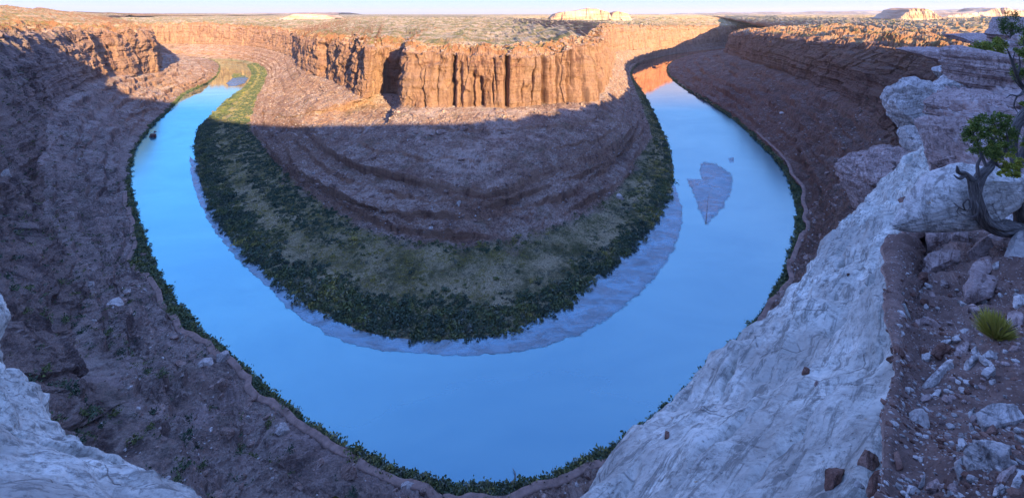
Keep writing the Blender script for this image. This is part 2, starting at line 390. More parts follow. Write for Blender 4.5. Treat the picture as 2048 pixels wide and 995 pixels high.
def displace_canyon(G, lev, us, cl_lo, cl_hi, foot, plat0, slots=None, tal=1.0, st_amp=1.0, ledges=None):
    """cl_lo..cl_hi: level range of the cliff"""
    N, M, _ = G.shape
    Lv = np.broadcast_to(lev[None, :], (N, M))
    cliff = smooth(cl_lo - .25, cl_lo + .03, Lv) * (1 - smooth(cl_hi - .0, cl_hi + .12, Lv))
    cliffw = smooth(cl_lo - .45, cl_lo + .05, Lv) * (1 - smooth(cl_hi + .05, cl_hi + .5, Lv))
    plat = smooth(plat0 - .02, plat0 + .06, Lv)
    talus = smooth(1.0, 2.6, Lv) * (1 - cliffw) * (1 - plat)
    n = hnormal(G[:, [int(len(lev) * .45)]])                       # one direction per column
    # smooth the direction along u
    ker = np.ones(25) / 25
    for c in range(2):
        pad = np.pad(n[:, 0, c], 12, mode='edge'); n[:, 0, c] = np.convolve(pad, ker, 'valid')
    down = G[:, 1] - G[:, int(len(lev) * .6)]
    sgn = np.sign((n[:, 0] * down[:, :2]).sum(-1)); sgn[sgn == 0] = 1
    sgn = np.sign(np.convolve(np.pad(sgn, 20, mode='edge'), np.ones(41), 'valid'))
    n = n * sgn[:, None, None]
    X, Y, Z = G[..., 0], G[..., 1], G[..., 2]
    fade = np.clip(np.hypot(X, Y) / 160, 0.15, 1.0)
    q = np.stack([X, Y, Z], -1)
    butt = fbm(q / [75, 75, 150], 4) * 10 + np.round(perlin(q / [40, 40, 200] + 2) * 2.2) / 2.2 * 6
    fine = fbm(q / [12, 12, 16] + 5, 5, .6) * 2.4 - 4.5 * smooth(.05, .35, perlin(q / [45, 45, 26] + 12)) * smooth(0, .4, Lv - cl_lo)
    cr = perlin(q / [27, 27, 210] + 9)
    crack = -5.5 * np.exp(-(cr / .045) ** 2) * smooth(-.15, .2, perlin(q / [60, 60, 60] + 31))
    zw = Z + 5 * perlin(q / [160, 160, 400])
    strat = (perlin(np.stack([zw * 0 + 3.3, q[..., 0] / 300, zw / 7.5], -1)) * 3.2 + perlin(np.stack([zw * 0 + 8.3, q[..., 0] / 90, zw / 2.6], -1)) * 1.8) * st_amp * (.25 + .75 * smooth(230, 380, np.hypot(X, Y)))
    calm = .45 + .55 * smooth(3.5, 7.5, np.broadcast_to(us[:, None], Lv.shape)) if st_amp < .9 else 1.0
    butt = butt * calm
    dh = cliffw * (butt + fine) + cliff * (crack + strat)
    # ledges in the slope
    zl = Z + 4 * fbm(q / [70, 70, 200] + 40, 3)
    led = np.clip(perlin(np.stack([zl * 0 + 1.7, X / 260, zl / 8.5], -1)) * 2.2, -1, 1) * (.35 + 1.1 * smooth(-.3, .4, perlin(q / [120, 120, 300] + 15))) * 1.3
    gul = ridged(q / [46, 46, 160] + 3, 4)
    dh = dh + talus * (led * 3.0 * min(tal, 1) + gul * 2.6 * tal)
    if slots is not None:
        ang = 1024 + F * X / Y
        for (sx_, w, dep, t0, t1) in slots:
            wob = 3.0 * perlin(np.stack([Z / 22, Z * 0 + sx_, Z * 0], -1))
            tt = Lv - cl_lo
            dh = dh - dep * np.exp(-((ang - sx_ - wob) / w) ** 2) * cliff * smooth(t0 - .1, t0 + .05, tt) * (1 - smooth(t1 - .03, t1 + .08, tt))
    dh = dh * fade
    led_m = np.zeros_like(Lv); zadd = np.zeros_like(Lv)
    for (lk, hh, ww) in (ledges or []):
        w_ = Lv + .10 * fbm(q / [60, 60, 60] + lk * 7, 4, .6) 
        amp = hh * np.clip(.62 + 1.6 * perlin(np.stack([X / 60, Y / 60, X * 0 + lk * 5], -1)), .0, 1.4) * smooth(150, 270, np.hypot(X, Y))
        S_ = np.clip((w_ - lk + ww) / (2 * ww), 0, 1); lin = np.clip((w_ - lk + .48) / .96, 0, 1)
        zadd = zadd + amp * (S_ - lin)
        led_m = np.maximum(led_m, (np.abs(w_ - lk) < ww * 1.25) * np.clip(amp / hh * 1.5, 0, 1))
    out = G.copy()
    out[..., 2] += zadd * np.clip(np.hypot(X, Y) / 160, .15, 1)
    out[..., 0] += n[..., 0] * dh; out[..., 1] += n[..., 1] * dh
    rough = talus * (fbm(q / [16, 16, 16], 5, .6) * 2.4 + fbm(q / 4.0 + 60, 3, .6) * .9)
    dist = np.hypot(X, Y)
    pl = plat * (ridged(q / [90, 55, 400] + 20, 5, .55) * np.clip(4.0, 0, 9) + fbm(q / [330, 240, 900], 4) * 10 * smooth(plat0 + .5, plat0 + 2, Lv))
    pb = plat * np.clip(np.sin((pl + 3 * perlin(q / 40)) * 1.1), -1, 1) * 1.2
    flat = smooth(1.0, 1.15, Lv) * (1 - talus) * (1 - cliffw) * (1 - plat) * fbm(q / 25, 4) * .8
    out[..., 2] += (rough + pl + pb + flat) * fade
    chunk = smooth(cl_lo + .35, cl_hi, Lv) * (1 - smooth(cl_hi + .5, cl_hi + 1.0, Lv))
    out[..., 2] += chunk * (np.round(perlin(q / [34, 34, 900] + 61) * 2.4) / 2.4 * 8 - 2) * fade
    top = smooth(cl_hi - .02, cl_hi + .05, Lv) * (1 - smooth(cl_hi + .9, cl_hi + 1.1, Lv))
    out[..., 2] += top * (fbm(q / [22, 22, 60] + 77, 4, .6) * 5.5) * fade
    return out, np.maximum(cliff, led_m), plat

bandsA = [4, 46, 26, 26, 14, 34, 30, 64, 34, 60, 30]
LA, usA = hermite(A, counts_for(A, 560))
GA, levA = vfill(LA, bandsA)
slots = [(905,5.5,17,-.1,1.1),(922,3.5,8,.0,.8),(946,3.0,8,-.1,.62),(960,5,12,.0,.55),(985,1.8,5,.1,.6),(1013,4.2,18,-.3,1.1),(1046,1.4,3,.1,.5),(1066,1.6,6,0,.7),(1091,5.0,17,-.1,1.05),(1104,1.8,5,.5,1.1),(1118,2.0,7,-.1,.9),(1139,4.2,12,-.1,.7),(1146,2,8,.3,1.1),(850,1.5,4,.0,.7),(876,1.4,4,.1,.7),(1165,1.6,5,-.1,.8),(640,5,18,-.1,.9),(585,4,10,-.1,1.0),(700,3,8,.1,1.0),(1200,5,11,-.1,1.1),(1300,3,14,-.1,1.0),(1378,3,16,-.1,1.0)]
DA, cliffA, platA = displace_canyon(GA, levA, usA, 7.0, 8.0, 7, 8.15, slots, st_amp=.6, tal=.6, ledges=[(2.35, 5, .03), (2.95, 7.5, .035), (3.6, 5, .03), (4.5, 4, .12), (5.45, 3, .02), (6.2, 2.5, .02)])
LvA = np.broadcast_to(levA[None], DA.shape[:2]); UA = np.broadcast_to(usA[:, None], DA.shape[:2])
vegA = (1 - smooth(1.9, 2.15, LvA + .18 * fbm(DA / 30, 3))) * smooth(1.0, 1.08, LvA) * smooth(2.2, 3.5, UA) * (1 - .8 * smooth(24.5, 26, UA))
o = put('inner_canyon_terrain', DA.reshape(-1, 3), gridfaces(*DA.shape[:2]), M_CANYON, attrs={'cliff': cliffA, 'veg': vegA, 'plat': platA}, smooth_=False)
tag(o, kind='structure')

# outer bank: from far upstream left, round beneath the viewpoint, to far downstream right
# levels: 0 submerged 1 shore 2 road edge 3 lower slope 4 upper slope 5 cliff foot 6 ledge 7 rim 8,9,10 land beyond
def colB(shore, foot, ledge, rim, p8, p9, p10, bank=9.0, low=None, up=None):
    k = [None] * 11
    k[1] = px(*shore, -200.3); k[5] = np.array(foot, float); k[6] = np.array(ledge, float); k[7] = np.array(rim, float)
    k[8] = np.array(p8, float); k[9] = np.array(p9, float); k[10] = np.array(p10, float)
    d = k[5] - k[1]; dh = np.array([d[0], d[1], 0]); L = np.linalg.norm(dh); dh /= L
    b = min(bank, L * .25)
    k[2] = k[1] + dh * b + np.array([0, 0, 3.0])
    k[3] = np.array(low, float) if low is not None else k[2] + (k[5] - k[2]) * .33 + np.array([0, 0, -4.0])
    k[4] = np.array(up, float) if up is not None else k[2] + (k[5] - k[2]) * .68 + np.array([0, 0, -5.0])
    k[0] = k[1] - dh * 9 + np.array([0, 0, -5.0])
    return k
def q3(x, y, Y): return pY(x, y, Y)
B = [
 colB((330,107), (-2400,2300,-150), (-2405,2310,-100), (-2410,2320,-60), (-2500,2500,-50), (-3500,4000,-20), (-9000,22000,-60)),
 colB((384,113), q3(312,113,1500), q3(308,85,1500), q3(300,57,1505), q3(285,50,1560), (-3300,3200,5), (-15000,20000,-60), low=q3(372,116,1800), up=q3(345,117,1640)),
 colB((425,122), q3(320,122,1290), q3(312,90,1280), q3(303,58,1270), q3(270,50,1330), (-2700,2500,16), (-17000,16000,-60), low=q3(392,128,1500), up=q3(350,126,1370)),
 colB((438,140), q3(318,135,1180), q3(309,96,1160), q3(301,60,1150), q3(262,52,1210), (-2500,2250,20), (-17000,14000,-60), low=q3(400,142,1300), up=q3(352,138,1220)),
 colB((420,162), q3(312,145,1080), q3(304,100,1060), q3(290,62,1050), q3(250,53,1110), (-2300,2000,24), (-17000,13000,-60), low=q3(392,160,1180), up=q3(345,150,1120)),
 colB((366,191), q3(282,148,990), q3(272,100,985), q3(262,62,975), q3(215,54,1030), (-2100,1750,26), (-17000,12000,-60)),
 colB((345,215), q3(240,150,900), q3(222,102,890), q3(205,62,880), q3(160,54,930), (-1900,1500,26), (-17000,11000,-60)),
 colB((300,258), q3(190,160,790), q3(170,110,780), q3(150,62,775), q3(100,53,830), (-1700,1250,24), (-17000,10000,-60)),
 colB((270,300), q3(150,180,690), q3(125,120,680), q3(95,62,680), q3(40,52,740), (-1560,1080,22), (-17000,8000,-60)),
 colB((258,345), q3(105,225,570), q3(75,130,570), q3(40,66,580), q3(-30,52,640), (-1500,960,18), (-17000,7000,-60)),
 colB((264,395), q3(75,300,470), q3(40,165,475), q3(-10,68,490), q3(-90,50,550), (-1400,700,20), (-17000,4000,-60)),
 colB((285,460), q3(75,420,375), q3(40,270,375), q3(-50,70,400), (-660,330,10), (-1300,300,60), (-17000,1000,-60)),
 colB((305,522), q3(105,500,300), q3(50,380,296), (-415,300,-20), (-560,200,30), (-1100,0,80), (-17000,-2000,-60)),
 colB((345,595), q3(140,590,248), q3(70,480,240), (-340,215,-20), (-460,120,50), (-900,-150,90), (-15000,-6000,-60)),
 colB((400,662), q3(175,690,205), q3(110,600,198), (-280,150,-22), (-360,40,60), (-700,-350,120), (-10000,-9000,-60)),
 colB((490,740), q3(215,790,176), q3(150,720,166), (-215,95,-22), (-260,-20,70), (-500,-520,150), (-6000,-9000,-60)),
 colB((590,832), q3(250,890,152), q3(190,860,138), (-140,55,-22), (-150,-60,75), (-300,-620,150), (-3000,-9000,-60)),
 colB((700,905), (-92,118,-150), (-88,98,-110), (-78,32,-22), (-75,-80,52), (-150,-620,120), (-1000,-9000,-60)),
 colB((850,960), (-45,108,-150), (-43,88,-110), (-34,22,-22), (-20,-90,42), (0,-620,100), (500,-9000,-60)),
 colB((980,978), (-5,105,-150), (-3,85,-110), (4,18,-22), (60,-80,36), (250,-560,80), (3000,-9000,-60)),
 colB((1100,958), (28,108,-150), (30,86,-110), (34,20,-22), (120,-60,30), (450,-450,60), (6000,-8000,-60)),
 colB((1240,888), (60,118,-150), (60,96,-110), (58,34,-22), (180,-30,24), (650,-320,40), (9000,-7000,-60)),
 colB((1345,810), (88,138,-150), (84,116,-110), (80,52,-22), (230,10,18), (850,-200,20), (12000,-5000,-60)),
 colB((1440,718), (125,168,-145), (118,148,-108), (104,82,-22), (270,60,10), (1050,-60,0), (14000,-2000,-60)),
 colB((1518,640), (165,205,-138), (158,186,-104), (140,118,-24), (310,110,-2), (1200,100,-10), (16000,0,-60)),
 colB((1565,555), (215,262,-130), (210,240,-100), (190,170,-27), (360,180,-12), (1350,300,-15), (18000,3000,-60)),
 colB((1590,480), (268,325,-122), (266,305,-95), (262,255,-32), (420,260,-20), (1500,500,-18), (20000,6000,-60)),
 colB((1592,420), q3(1780,275,395), q3(1800,190,398), q3(1862,112,388), q3(2060,84,430), (1650,800,-22), (22000,9000,-60)),
 colB((1572,350), q3(1735,222,470), q3(1748,150,475), q3(1800,100,478), q3(2000,76,540), (1800,1200,-24), (23000,13000,-60)),
 colB((1520,288), q3(1690,192,560), q3(1698,135,565), q3(1730,92,570), q3(1880,70,660), (1900,1700,-26), (24000,18000,-60)),
 colB((1480,250), q3(1640,170,660), q3(1645,122,665), q3(1670,85,670), q3(1800,64,780), (1950,2100,-28), (23000,22000,-60)),
 colB((1420,207), q3(1590,152,775), q3(1592,110,780), q3(1610,79,785), q3(1730,58,930), (1900,2500,-30), (20000,24000,-60)),
 colB((1370,177), q3(1540,136,900), q3(1540,100,905), q3(1555,73,910), q3(1670,54,1080), (1800,2800,-32), (16000,25000,-60)),
 colB((1343,157), q3(1500,124,1040), q3(1500,96,1045), q3(1505,69,1050), q3(1610,56,1250), (1700,3000,-34), (13000,26000,-60)),
 colB((1334,138), q3(1470,112,1240), q3(1470,90,1245), q3(1475,67,1250), q3(1560,57,1500), (1600,3200,-36), (11000,26000,-60)),
 colB((1345,124), q3(1452,105,1450), q3(1455,86,1455), q3(1462,66,1460), q3(1540,58,1800), (1700,3400,-38), (11000,26000,-60)),
 colB((1400,107), q3(1480,95,1900), q3(1490,80,1905), q3(1500,63,1910), q3(1580,53,2300), (2000,3700,-40), (12000,26000,-60)),
 colB((1480,99), q3(1560,88,2350), q3(1565,72,2355), q3(1570,58,2360), q3(1640,44,2600), (2400,4000,-40), (13000,26000,-60)),
]
B = np.array([[np.asarray(p, float) for p in k] for k in B])
bandsB = [3, 10, 46, 46, 44, 52, 60, 44, 40, 16]
LB, usB = hermite(B, counts_for(B, 520))
GB, levB = vfill(LB, bandsB)
DB, cliffB, platB = displace_canyon(GB, levB, usB, 5.0, 7.0, 5, 7.12, tal=1.7, ledges=[(2.45, 5, .03), (2.95, 8, .035), (3.5, 6, .03), (4.0, 8, .035), (4.55, 6, .03)])
LvB = np.broadcast_to(levB[None], DB.shape[:2]); UB = np.broadcast_to(usB[:, None], DB.shape[:2])
vegB = (1 - smooth(1.95, 2.05, LvB)) * smooth(1.0, 1.05, LvB)
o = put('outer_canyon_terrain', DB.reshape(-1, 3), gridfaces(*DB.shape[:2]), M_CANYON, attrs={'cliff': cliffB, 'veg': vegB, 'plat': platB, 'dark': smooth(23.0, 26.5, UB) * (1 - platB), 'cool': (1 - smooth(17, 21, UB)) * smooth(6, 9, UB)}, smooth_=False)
tag(o, kind='structure')
print('terrain', DA.shape, DB.shape)

# far ground under everything beyond the canyon
def far_ground():
    R = np.array([3600, 5000, 7000, 10000, 15000, 24000, 45000, 90000.]); th = np.linspace(math.radians(-75), math.radians(75), 160)
    r, t = np.meshgrid(R, th, indexing='ij')
    z = -85 + 25 * fbm(np.stack([r * np.sin(t) / 1500, r * np.cos(t) / 1500, r * 0], -1), 3)
    V = np.stack([r * np.sin(t), r * np.cos(t), z], -1)
    return tag(put('far_ground', V.reshape(-1, 3), gridfaces(*V.shape[:2]), M_CANYON, attrs={'cliff': z * 0, 'veg': z * 0, 'plat': z * 0 + 1}), kind='structure')
far_ground()

# water
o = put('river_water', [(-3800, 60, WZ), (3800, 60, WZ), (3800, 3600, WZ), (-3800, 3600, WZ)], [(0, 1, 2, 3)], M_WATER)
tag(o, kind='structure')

# unseen ridge added behind the viewpoint, its profile shaped to shade the canyon
def shade_hill():
    q = np.linspace(-700, 900, 90); w = np.linspace(-1, 1, 40)
    prof = np.interp(q, [-700, -256, -165, -81, 40, 189, 317, 450, 560, 900], [120, 175, 168, 106, 66, 41, 20, 2, -15, -40])
    Q, W = np.meshgrid(q, w, indexing='ij'); H = np.broadcast_to(prof[:, None], Q.shape)
    hw = 90.0
    dist = 150 + W * hw + 20
    X = dist * SX + Q * .866; Y = dist * SY + Q * .5
    Z = H + 3 - (H + 45) * np.abs(W) ** 1.5
    nn = fbm(np.stack([X, Y, Z], -1) / 40, 4) * 4
    V = np.stack([X, Y, Z + nn * (np.abs(W) > .05)], -1)
    z = Z * 0
    tag(put('unseen_shade_hill', V.reshape(-1, 3), gridfaces(*V.shape[:2]), M_CANYON, attrs={'cliff': z + .5, 'veg': z, 'plat': z}, smooth_=False), kind='structure')
shade_hill()

# ------------------------------------------------------------------ wet sand
def sand_material():
    n = NT('wet silt')
    P = n.pos()
    a = n.noise(n.pos(.06, .06, .06), 1, 6, .6)
    col = n.ramp(a, [(0.35, (0.06, 0.11, 0.14)), (0.6, (0.12, 0.18, 0.21))])
    rp = n.t.nodes.new('ShaderNodeTexWave'); rp.wave_type = 'BANDS'; rp.inputs['Scale'].default_value = 0.32; rp.inputs['Distortion'].default_value = 9; rp.inputs['Detail'].default_value = 4
    rp.inputs['Detail Scale'].default_value = 1.4
    n.l(n.pos(1, 1, 1, (0, 0, .6)), rp.inputs['Vector'])
    wet = n.noise(n.pos(.035, .035, .035), 1, 6, .65)
    n.l(n.ramp(wet, [(0.40, 0.12), (0.62, 0.45)]), n.b.inputs['Roughness'])
    n.b.inputs['Specular IOR Level'].default_value = 1.0
    n.b.inputs['IOR'].default_value = 1.5
    rc = n.noise(n.pos(.12, .5, 1), 1, 7, .7, 1.2)
    col = n.mix(n.ramp(rc, [(0.48, 0.0), (0.62, 0.6)]), col, (0.20, 0.28, 0.32))
    m = n.done(col, n.bump(rp.outputs['Fac'], 0.5, 0.5, n.bump(n.noise(P, .8, 5), .3, .4)))
    tr = n.t.nodes.new('ShaderNodeBsdfTransparent'); mx = n.t.nodes.new('ShaderNodeMixShader')
    en = n.noise(n.pos(.25, .25, .25), 1, 6, .75)
    e = n.math('ADD', n.attr('edge'), n.math('MULTIPLY_ADD', en, 1.6, -.8))
    gw = n.t.nodes.new('ShaderNodeBsdfGlossy'); gw.inputs['Roughness'].default_value = .22; gw.inputs['Color'].default_value = (.26, .54, .72, 1); mg = n.t.nodes.new('ShaderNodeMixShader')
    n.l(n.ramp(n.noise(n.pos(.05, .12, .1), 1, 7, .75, 1.0), [(0.40, 0.10), (0.60, 0.45)]), mg.inputs[0]); n.l(n.b.outputs[0], mg.inputs[1]); n.l(gw.outputs[0], mg.inputs[2])
    n.l(n.ramp(e, [(0.25, 0.0), (0.60, 0.85), (1.0, 1.0)]), mx.inputs[0]); n.l(tr.outputs[0], mx.inputs[1]); n.l(mg.outputs[0], mx.inputs[2]); n.l(mx.outputs[0], n.out.inputs[0])
    return m
M_SAND = sand_material()

def flat_shape(name, pts, z, mat, amp=1.5, dome=0.25, n=10, kind='structure'):
    """a low bar of silt: outline given in picture positions on the plane z"""
    P = np.array([px(a, b, z)[:2] for a, b in pts]); Q = []
    for i in range(len(P)):
        a, b = P[i], P[(i + 1) % len(P)]
        for t in np.arange(n) / n: Q.append(a * (1 - t) + b * t)
    Q = np.array(Q); Q += np.stack([fbm(np.c_[Q / 14, Q[:, 0] * 0], 4, .6), fbm(np.c_[Q / 14, Q[:, 0] * 0 + 9], 4, .6)], -1) * amp
    m = len(Q); ctr = Q.mean(0); rings = [1.05, .93, .75, .5, .25, .02]; V = []; E = np.repeat([0, .6, 1.2, 1.4, 1.4, 1.4], m)
    for k, r in enumerate(rings):
        p = ctr + (Q - ctr) * r
        h = z + dome * max(0, 1 - r) ** .6 + .01
        V.append(np.c_[p, np.full(m, 1.0) * h + (fbm(np.c_[p / 5, p[:, 0] * 0], 3) * .04 if k else 0)])
    V = np.concatenate(V); f = []
    for k in range(len(rings) - 1):
        for i in range(m):
            f.append((k * m + i, k * m + (i + 1) % m, (k + 1) * m + (i + 1) % m, (k + 1) * m + i))
    return tag(put(name, V, f, mat, attrs={'edge': E}), kind=kind)

flat_shape('sandbar_mud', [(1404,322),(1432,326),(1455,340),(1467,352),(1463,385),(1450,410),(1430,436),(1409,452),(1402,432),(1392,405),(1378,372),(1373,357),(1402,358),(1398,340)], WZ + .03, M_SAND, 2.0, .25)
flat_shape('sandbar_mud', [(1456,316),(1466,314),(1469,324),(1460,325)], WZ + .03, M_SAND, 1, .15, 5)
flat_shape('sandbar_mud', [(452,166),(466,156),(486,150),(497,156),(492,166),(474,172),(456,173)], WZ + .05, M_SAND, 3, .8, 6)

def shore_strip(name, inner, outer, z0, z1, mat, n=40):
    a = np.array([px(*p, WZ) for p in inner]); b = np.array([px(*p, WZ) for p in outer])
    P = np.stack([a, b], 1); L, _ = hermite(P, [n] * (len(P) - 1))
    G, lv = vfill(L, [16])
    G[..., 2] = z0 + (z1 - z0) * lv[None]
    w = fbm(G / 9, 4, .6); e = smooth(.6, 1, lv)[None]
    G[..., 0] += w * 1.6 * e; G[..., 1] += fbm(G / 9 + 30, 4, .6) * 1.6 * e
    G[..., 2] += fbm(G / 4, 3) * .04
    E = np.broadcast_to((1 - lv)[None] * 7, G.shape[:2])
    return tag(put(name, G.reshape(-1, 3), gridfaces(*G.shape[:2]), mat, attrs={'edge': E}), kind='structure')
shore_strip('beach', [(400,330),(405,380),(440,430),(482,490),(552,560),(635,622),(715,660),(805,678),(900,680),(995,668),(1090,630),(1188,556),(1275,465),(1330,385),(1335,355)],
                     [(378,312),(386,370),(417,444),(463,507),(533,573),(611,643),(697,688),(793,704),(930,712),(1043,704),(1150,676),(1265,605),(1340,522),(1366,430),(1352,375)], WZ + .5, WZ + .06, M_SAND)

# ------------------------------------------------------------------ road along the outer bank
def road_material():
    n = NT('dirt road')
    a = n.noise(n.pos(.3, .3, .3), 1, 6, .6)
    return n.done(n.ramp(a, [(0.35, (0.20, 0.14, 0.12)), (0.65, (0.34, 0.24, 0.21))]), n.bump(n.noise(n.pos(), .7, 5), .5, .6))
M_ROAD = road_material()
# the road follows the bank inside the outer terrain: take the terrain's own rows there
i0 = np.searchsorted(usB, 10.0); i1 = np.searchsorted(usB, 29.5)
ja = np.searchsorted(levB, 2.04); jb = np.searchsorted(levB, 2.14)
ctrl = DB[i0:i1, ja:jb + 1].mean(1)
ker = np.ones(31) / 31
for c in range(3): ctrl[:, c] = np.convolve(np.pad(ctrl[:, c], 15, mode='edge'), ker, 'valid')
tg = np.gradient(ctrl, axis=0); nn_ = np.stack([-tg[:, 1], tg[:, 0]], -1); nn_ /= np.linalg.norm(nn_, axis=1)[:, None]
bvhB = BVHTree.FromPolygons([Vector(v) for v in DB[i0:i1, :80].reshape(-1, 3)[:]], [tuple(int(q) for q in f) for f in gridfaces(i1 - i0, 80)])
rows = []
hw = 1.7 + .4 * perlin(np.c_[np.arange(len(ctrl)) / 40, np.zeros(len(ctrl)), np.zeros(len(ctrl))])
for k in np.linspace(-1, 1, 5):
    r = ctrl.copy(); r[:, :2] += nn_ * (hw * k)[:, None]; rows.append(r)
rows = np.stack(rows, 1)
zmax = np.full(rows.shape[:2], -1e9)
for a in range(rows.shape[0]):
    for b in range(5):
        h = bvhB.ray_cast(Vector((rows[a, b, 0], rows[a, b, 1], -100)), Vector((0, 0, -1)))
        zmax[a, b] = h[0].z if h[0] is not None else rows[a, b, 2]
zc = zmax.max(1); zc = np.maximum(zc, np.convolve(np.pad(zc, 15, mode='edge'), ker, 'valid')); zc = np.convolve(np.pad(zc, 6, mode='edge'), np.ones(13) / 13, 'valid')
rows[..., 2] = zc[:, None] + .25
edge = np.concatenate([rows[:, :1] - [0, 0, 1.6], rows, rows[:, -1:] - [0, 0, 1.6]], 1)
tag(put('road', edge.reshape(-1, 3), gridfaces(*edge.shape[:2]), M_ROAD), kind='structure')

# ------------------------------------------------------------------ plants
def foliage_material(name, stops):
    n = NT(name)
    t = n.attr('tint'); v = n.noise(n.pos(), 1.5, 3, .6)
    col = n.ramp(t, stops)
    col = n.mix(n.ramp(v, [(0.35, 0.0), (0.7, 0.35)]), col, (0.05, 0.06, 0.035))
    n.b.inputs['Roughness'].default_value = .8
    return n.done(col)
M_BUSH = foliage_material('riverside leaves', [(0.0, (0.06, 0.095, 0.075)), (0.25, (0.09, 0.145, 0.09)), (0.42, (0.17, 0.20, 0.06)), (0.58, (0.15, 0.19, 0.18)), (0.75, (0.36, 0.33, 0.07)), (1.0, (0.48, 0.42, 0.24))])
def needles_material():
    n = NT('juniper leaves'); t = n.attr('tint')
    n.b.inputs['Roughness'].default_value = .7
    return n.done(n.ramp(t, [(0.0, (0.07, 0.12, 0.03)), (0.5, (0.16, 0.24, 0.06)), (1.0, (0.42, 0.44, 0.08))]))
M_NEEDLE = needles_material()

def bush_proto(seed, leaves=60, leaf=.30, flat=.75):
    r = np.random.default_rng(seed)
    lobes = r.normal(size=(5, 3)) * [.45, .45, .2]; lobes[:, 2] = np.abs(lobes[:, 2]) + .3
    c = lobes[r.integers(0, 5, leaves)] + r.normal(size=(leaves, 3)) * .30
    c[:, 2] = np.abs(c[:, 2]) * flat
    a = r.normal(size=(leaves, 3)); a /= np.linalg.norm(a, axis=1)[:, None]
    b = np.cross(a, r.normal(size=(leaves, 3))); b /= np.linalg.norm(b, axis=1)[:, None]
    s = leaf * r.uniform(.6, 1.3, (leaves, 1))
    V = np.stack([c - a * s, c - b * s * .55, c + a * s, c + b * s * .55], 1).reshape(-1, 3)
    Fq = np.arange(leaves * 4).reshape(-1, 4)
    return V, Fq

def scatter_pts(D, weight, n, r=rng):
    a = D[:-1, :-1]; b = D[1:, :-1]; c = D[:-1, 1:]
    ar = np.linalg.norm(np.cross(b - a, c - a), axis=-1) * weight[:-1, :-1]
    p = ar.ravel() / ar.sum(); idx = r.choice(len(p), n, p=p)
    i, j = np.unravel_index(idx, ar.shape); u = r.random((n, 1)); v = r.random((n, 1))
    P = D[i, j] + (D[i + 1, j] - D[i, j]) * u + (D[i, j + 1] - D[i, j]) * v
    return P, i, j

def merged(name, protos, P, S, tint, mat, sink=.1, smooth_=False, tilt=0.0, sq=None):
    r = np.random.default_rng(len(P)); Vs = []; Fs = []; Ts = []; off = 0
    which = r.integers(0, len(protos), len(P))
    for k, (V, Fq) in enumerate(protos):
        s = np.where(which == k)[0]
        if len(s) == 0: continue
        an = r.uniform(0, 6.283, len(s)); ca, sa = np.cos(an), np.sin(an)
        X = V[None, :, 0] * ca[:, None] - V[None, :, 1] * sa[:, None]; Yv = V[None, :, 0] * sa[:, None] + V[None, :, 1] * ca[:, None]
        Z = np.broadcast_to(V[None, :, 2], X.shape)
        if tilt: Z = Z + X * (r.normal(size=(len(s), 1)) * tilt)
        W = np.stack([X, Yv, Z], -1) * S[s][:, None, None] + P[s][:, None] - np.array([0, 0, sink]) * S[s][:, None, None]
        m = len(V)
        Fs.append((Fq[None] + (np.arange(len(s)) * m)[:, None, None] + off).reshape(-1, Fq.shape[1])); off += m * len(s)
        Vs.append(W.reshape(-1, 3)); Ts.append(np.repeat(tint[s], m) + r.uniform(-.09, .09, m * len(s)))
    return put(name, np.concatenate(Vs), np.concatenate(Fs), mat, smooth_=smooth_, attrs={'tint': np.concatenate(Ts)})

protos = [bush_proto(k) for k in range(6)]
LA_t = LvA - 1.0                                     # 0 shore .. 1 inner edge of the flat
inflat = (LA_t > .03) & (LA_t < 1.12) & (UA > 3.6) & (UA < 26)
big_n = fbm(DA / 28, 4, .6)
left_w = 1 - smooth(11.5, 14.5, UA)
dens = np.where(LA_t < .40 + .16 * big_n, 1.0, .045)
dens = np.maximum(dens, left_w * smooth(.50, .62, LA_t + .1 * big_n) * 1.1)
dens = np.maximum(dens, (1 - left_w) * smooth(.90, .95, LA_t) * (1 - smooth(17, 19, UA)) * .7)
dens = np.maximum(dens, smooth(19.5, 21, UA) * .9 * (LA_t < .8))
dens = dens * inflat * np.maximum(.12 + .88 * (fbm(DA / 13 + 50, 4) > -.15), (LA_t < .34) * 1.0)
P, I, J = scatter_pts(DA, dens, 23000)
sz = np.clip(.65 + rng.gamma(1.5, .55, len(P)), .6, 4.0) * np.where(LA_t[I, J] < .3, 1.15, .85)
tn_ = .30 + .36 * fbm(P / 24 + 90, 4) + rng.normal(size=len(P)) * .17
lt = LA_t[I, J]; lw = left_w[I, J]
tn_ = np.where((lw > .5) & (lt > .55), .12 + .1 * rng.random(len(P)) + .50 * (rng.random(len(P)) < .22), tn_)
tn_ = np.where((lt > .4) & (lw < .5), tn_ + .16, tn_)
tn_ = np.where((UA[I, J] > 20) & (lt < .7), tn_ + .22 * (fbm(P / 14, 2) > .1), tn_)
o = merged('riverside_shrubbery', protos, P, sz, np.clip(tn_, 0, 1), M_BUSH)
tag(o, 'dense dark green thicket covering the low flat inside the river bend', 'thicket', kind='stuff')
# pale grass tufts between the shrubs
gd = inflat * (LA_t > .38) * (dens < .5) * (.25 + (fbm(DA / 17 + 5, 3) > -.1))
P, I, J = scatter_pts(DA, gd, 14000)
tuft = [bush_proto(k + 20, 22, .28, .6) for k in range(4)]
o = merged('dry_grass', tuft, P, rng.uniform(.5, 1.1, len(P)), np.clip(.78 + .22 * fbm(P / 20 + 7, 3) - .3 * smooth(16, 19, UA[I, J]), 0, 1), M_BUSH)
tag(o, 'pale dry grass and low brush between the darker shrubs of the flat', 'grass', kind='stuff')

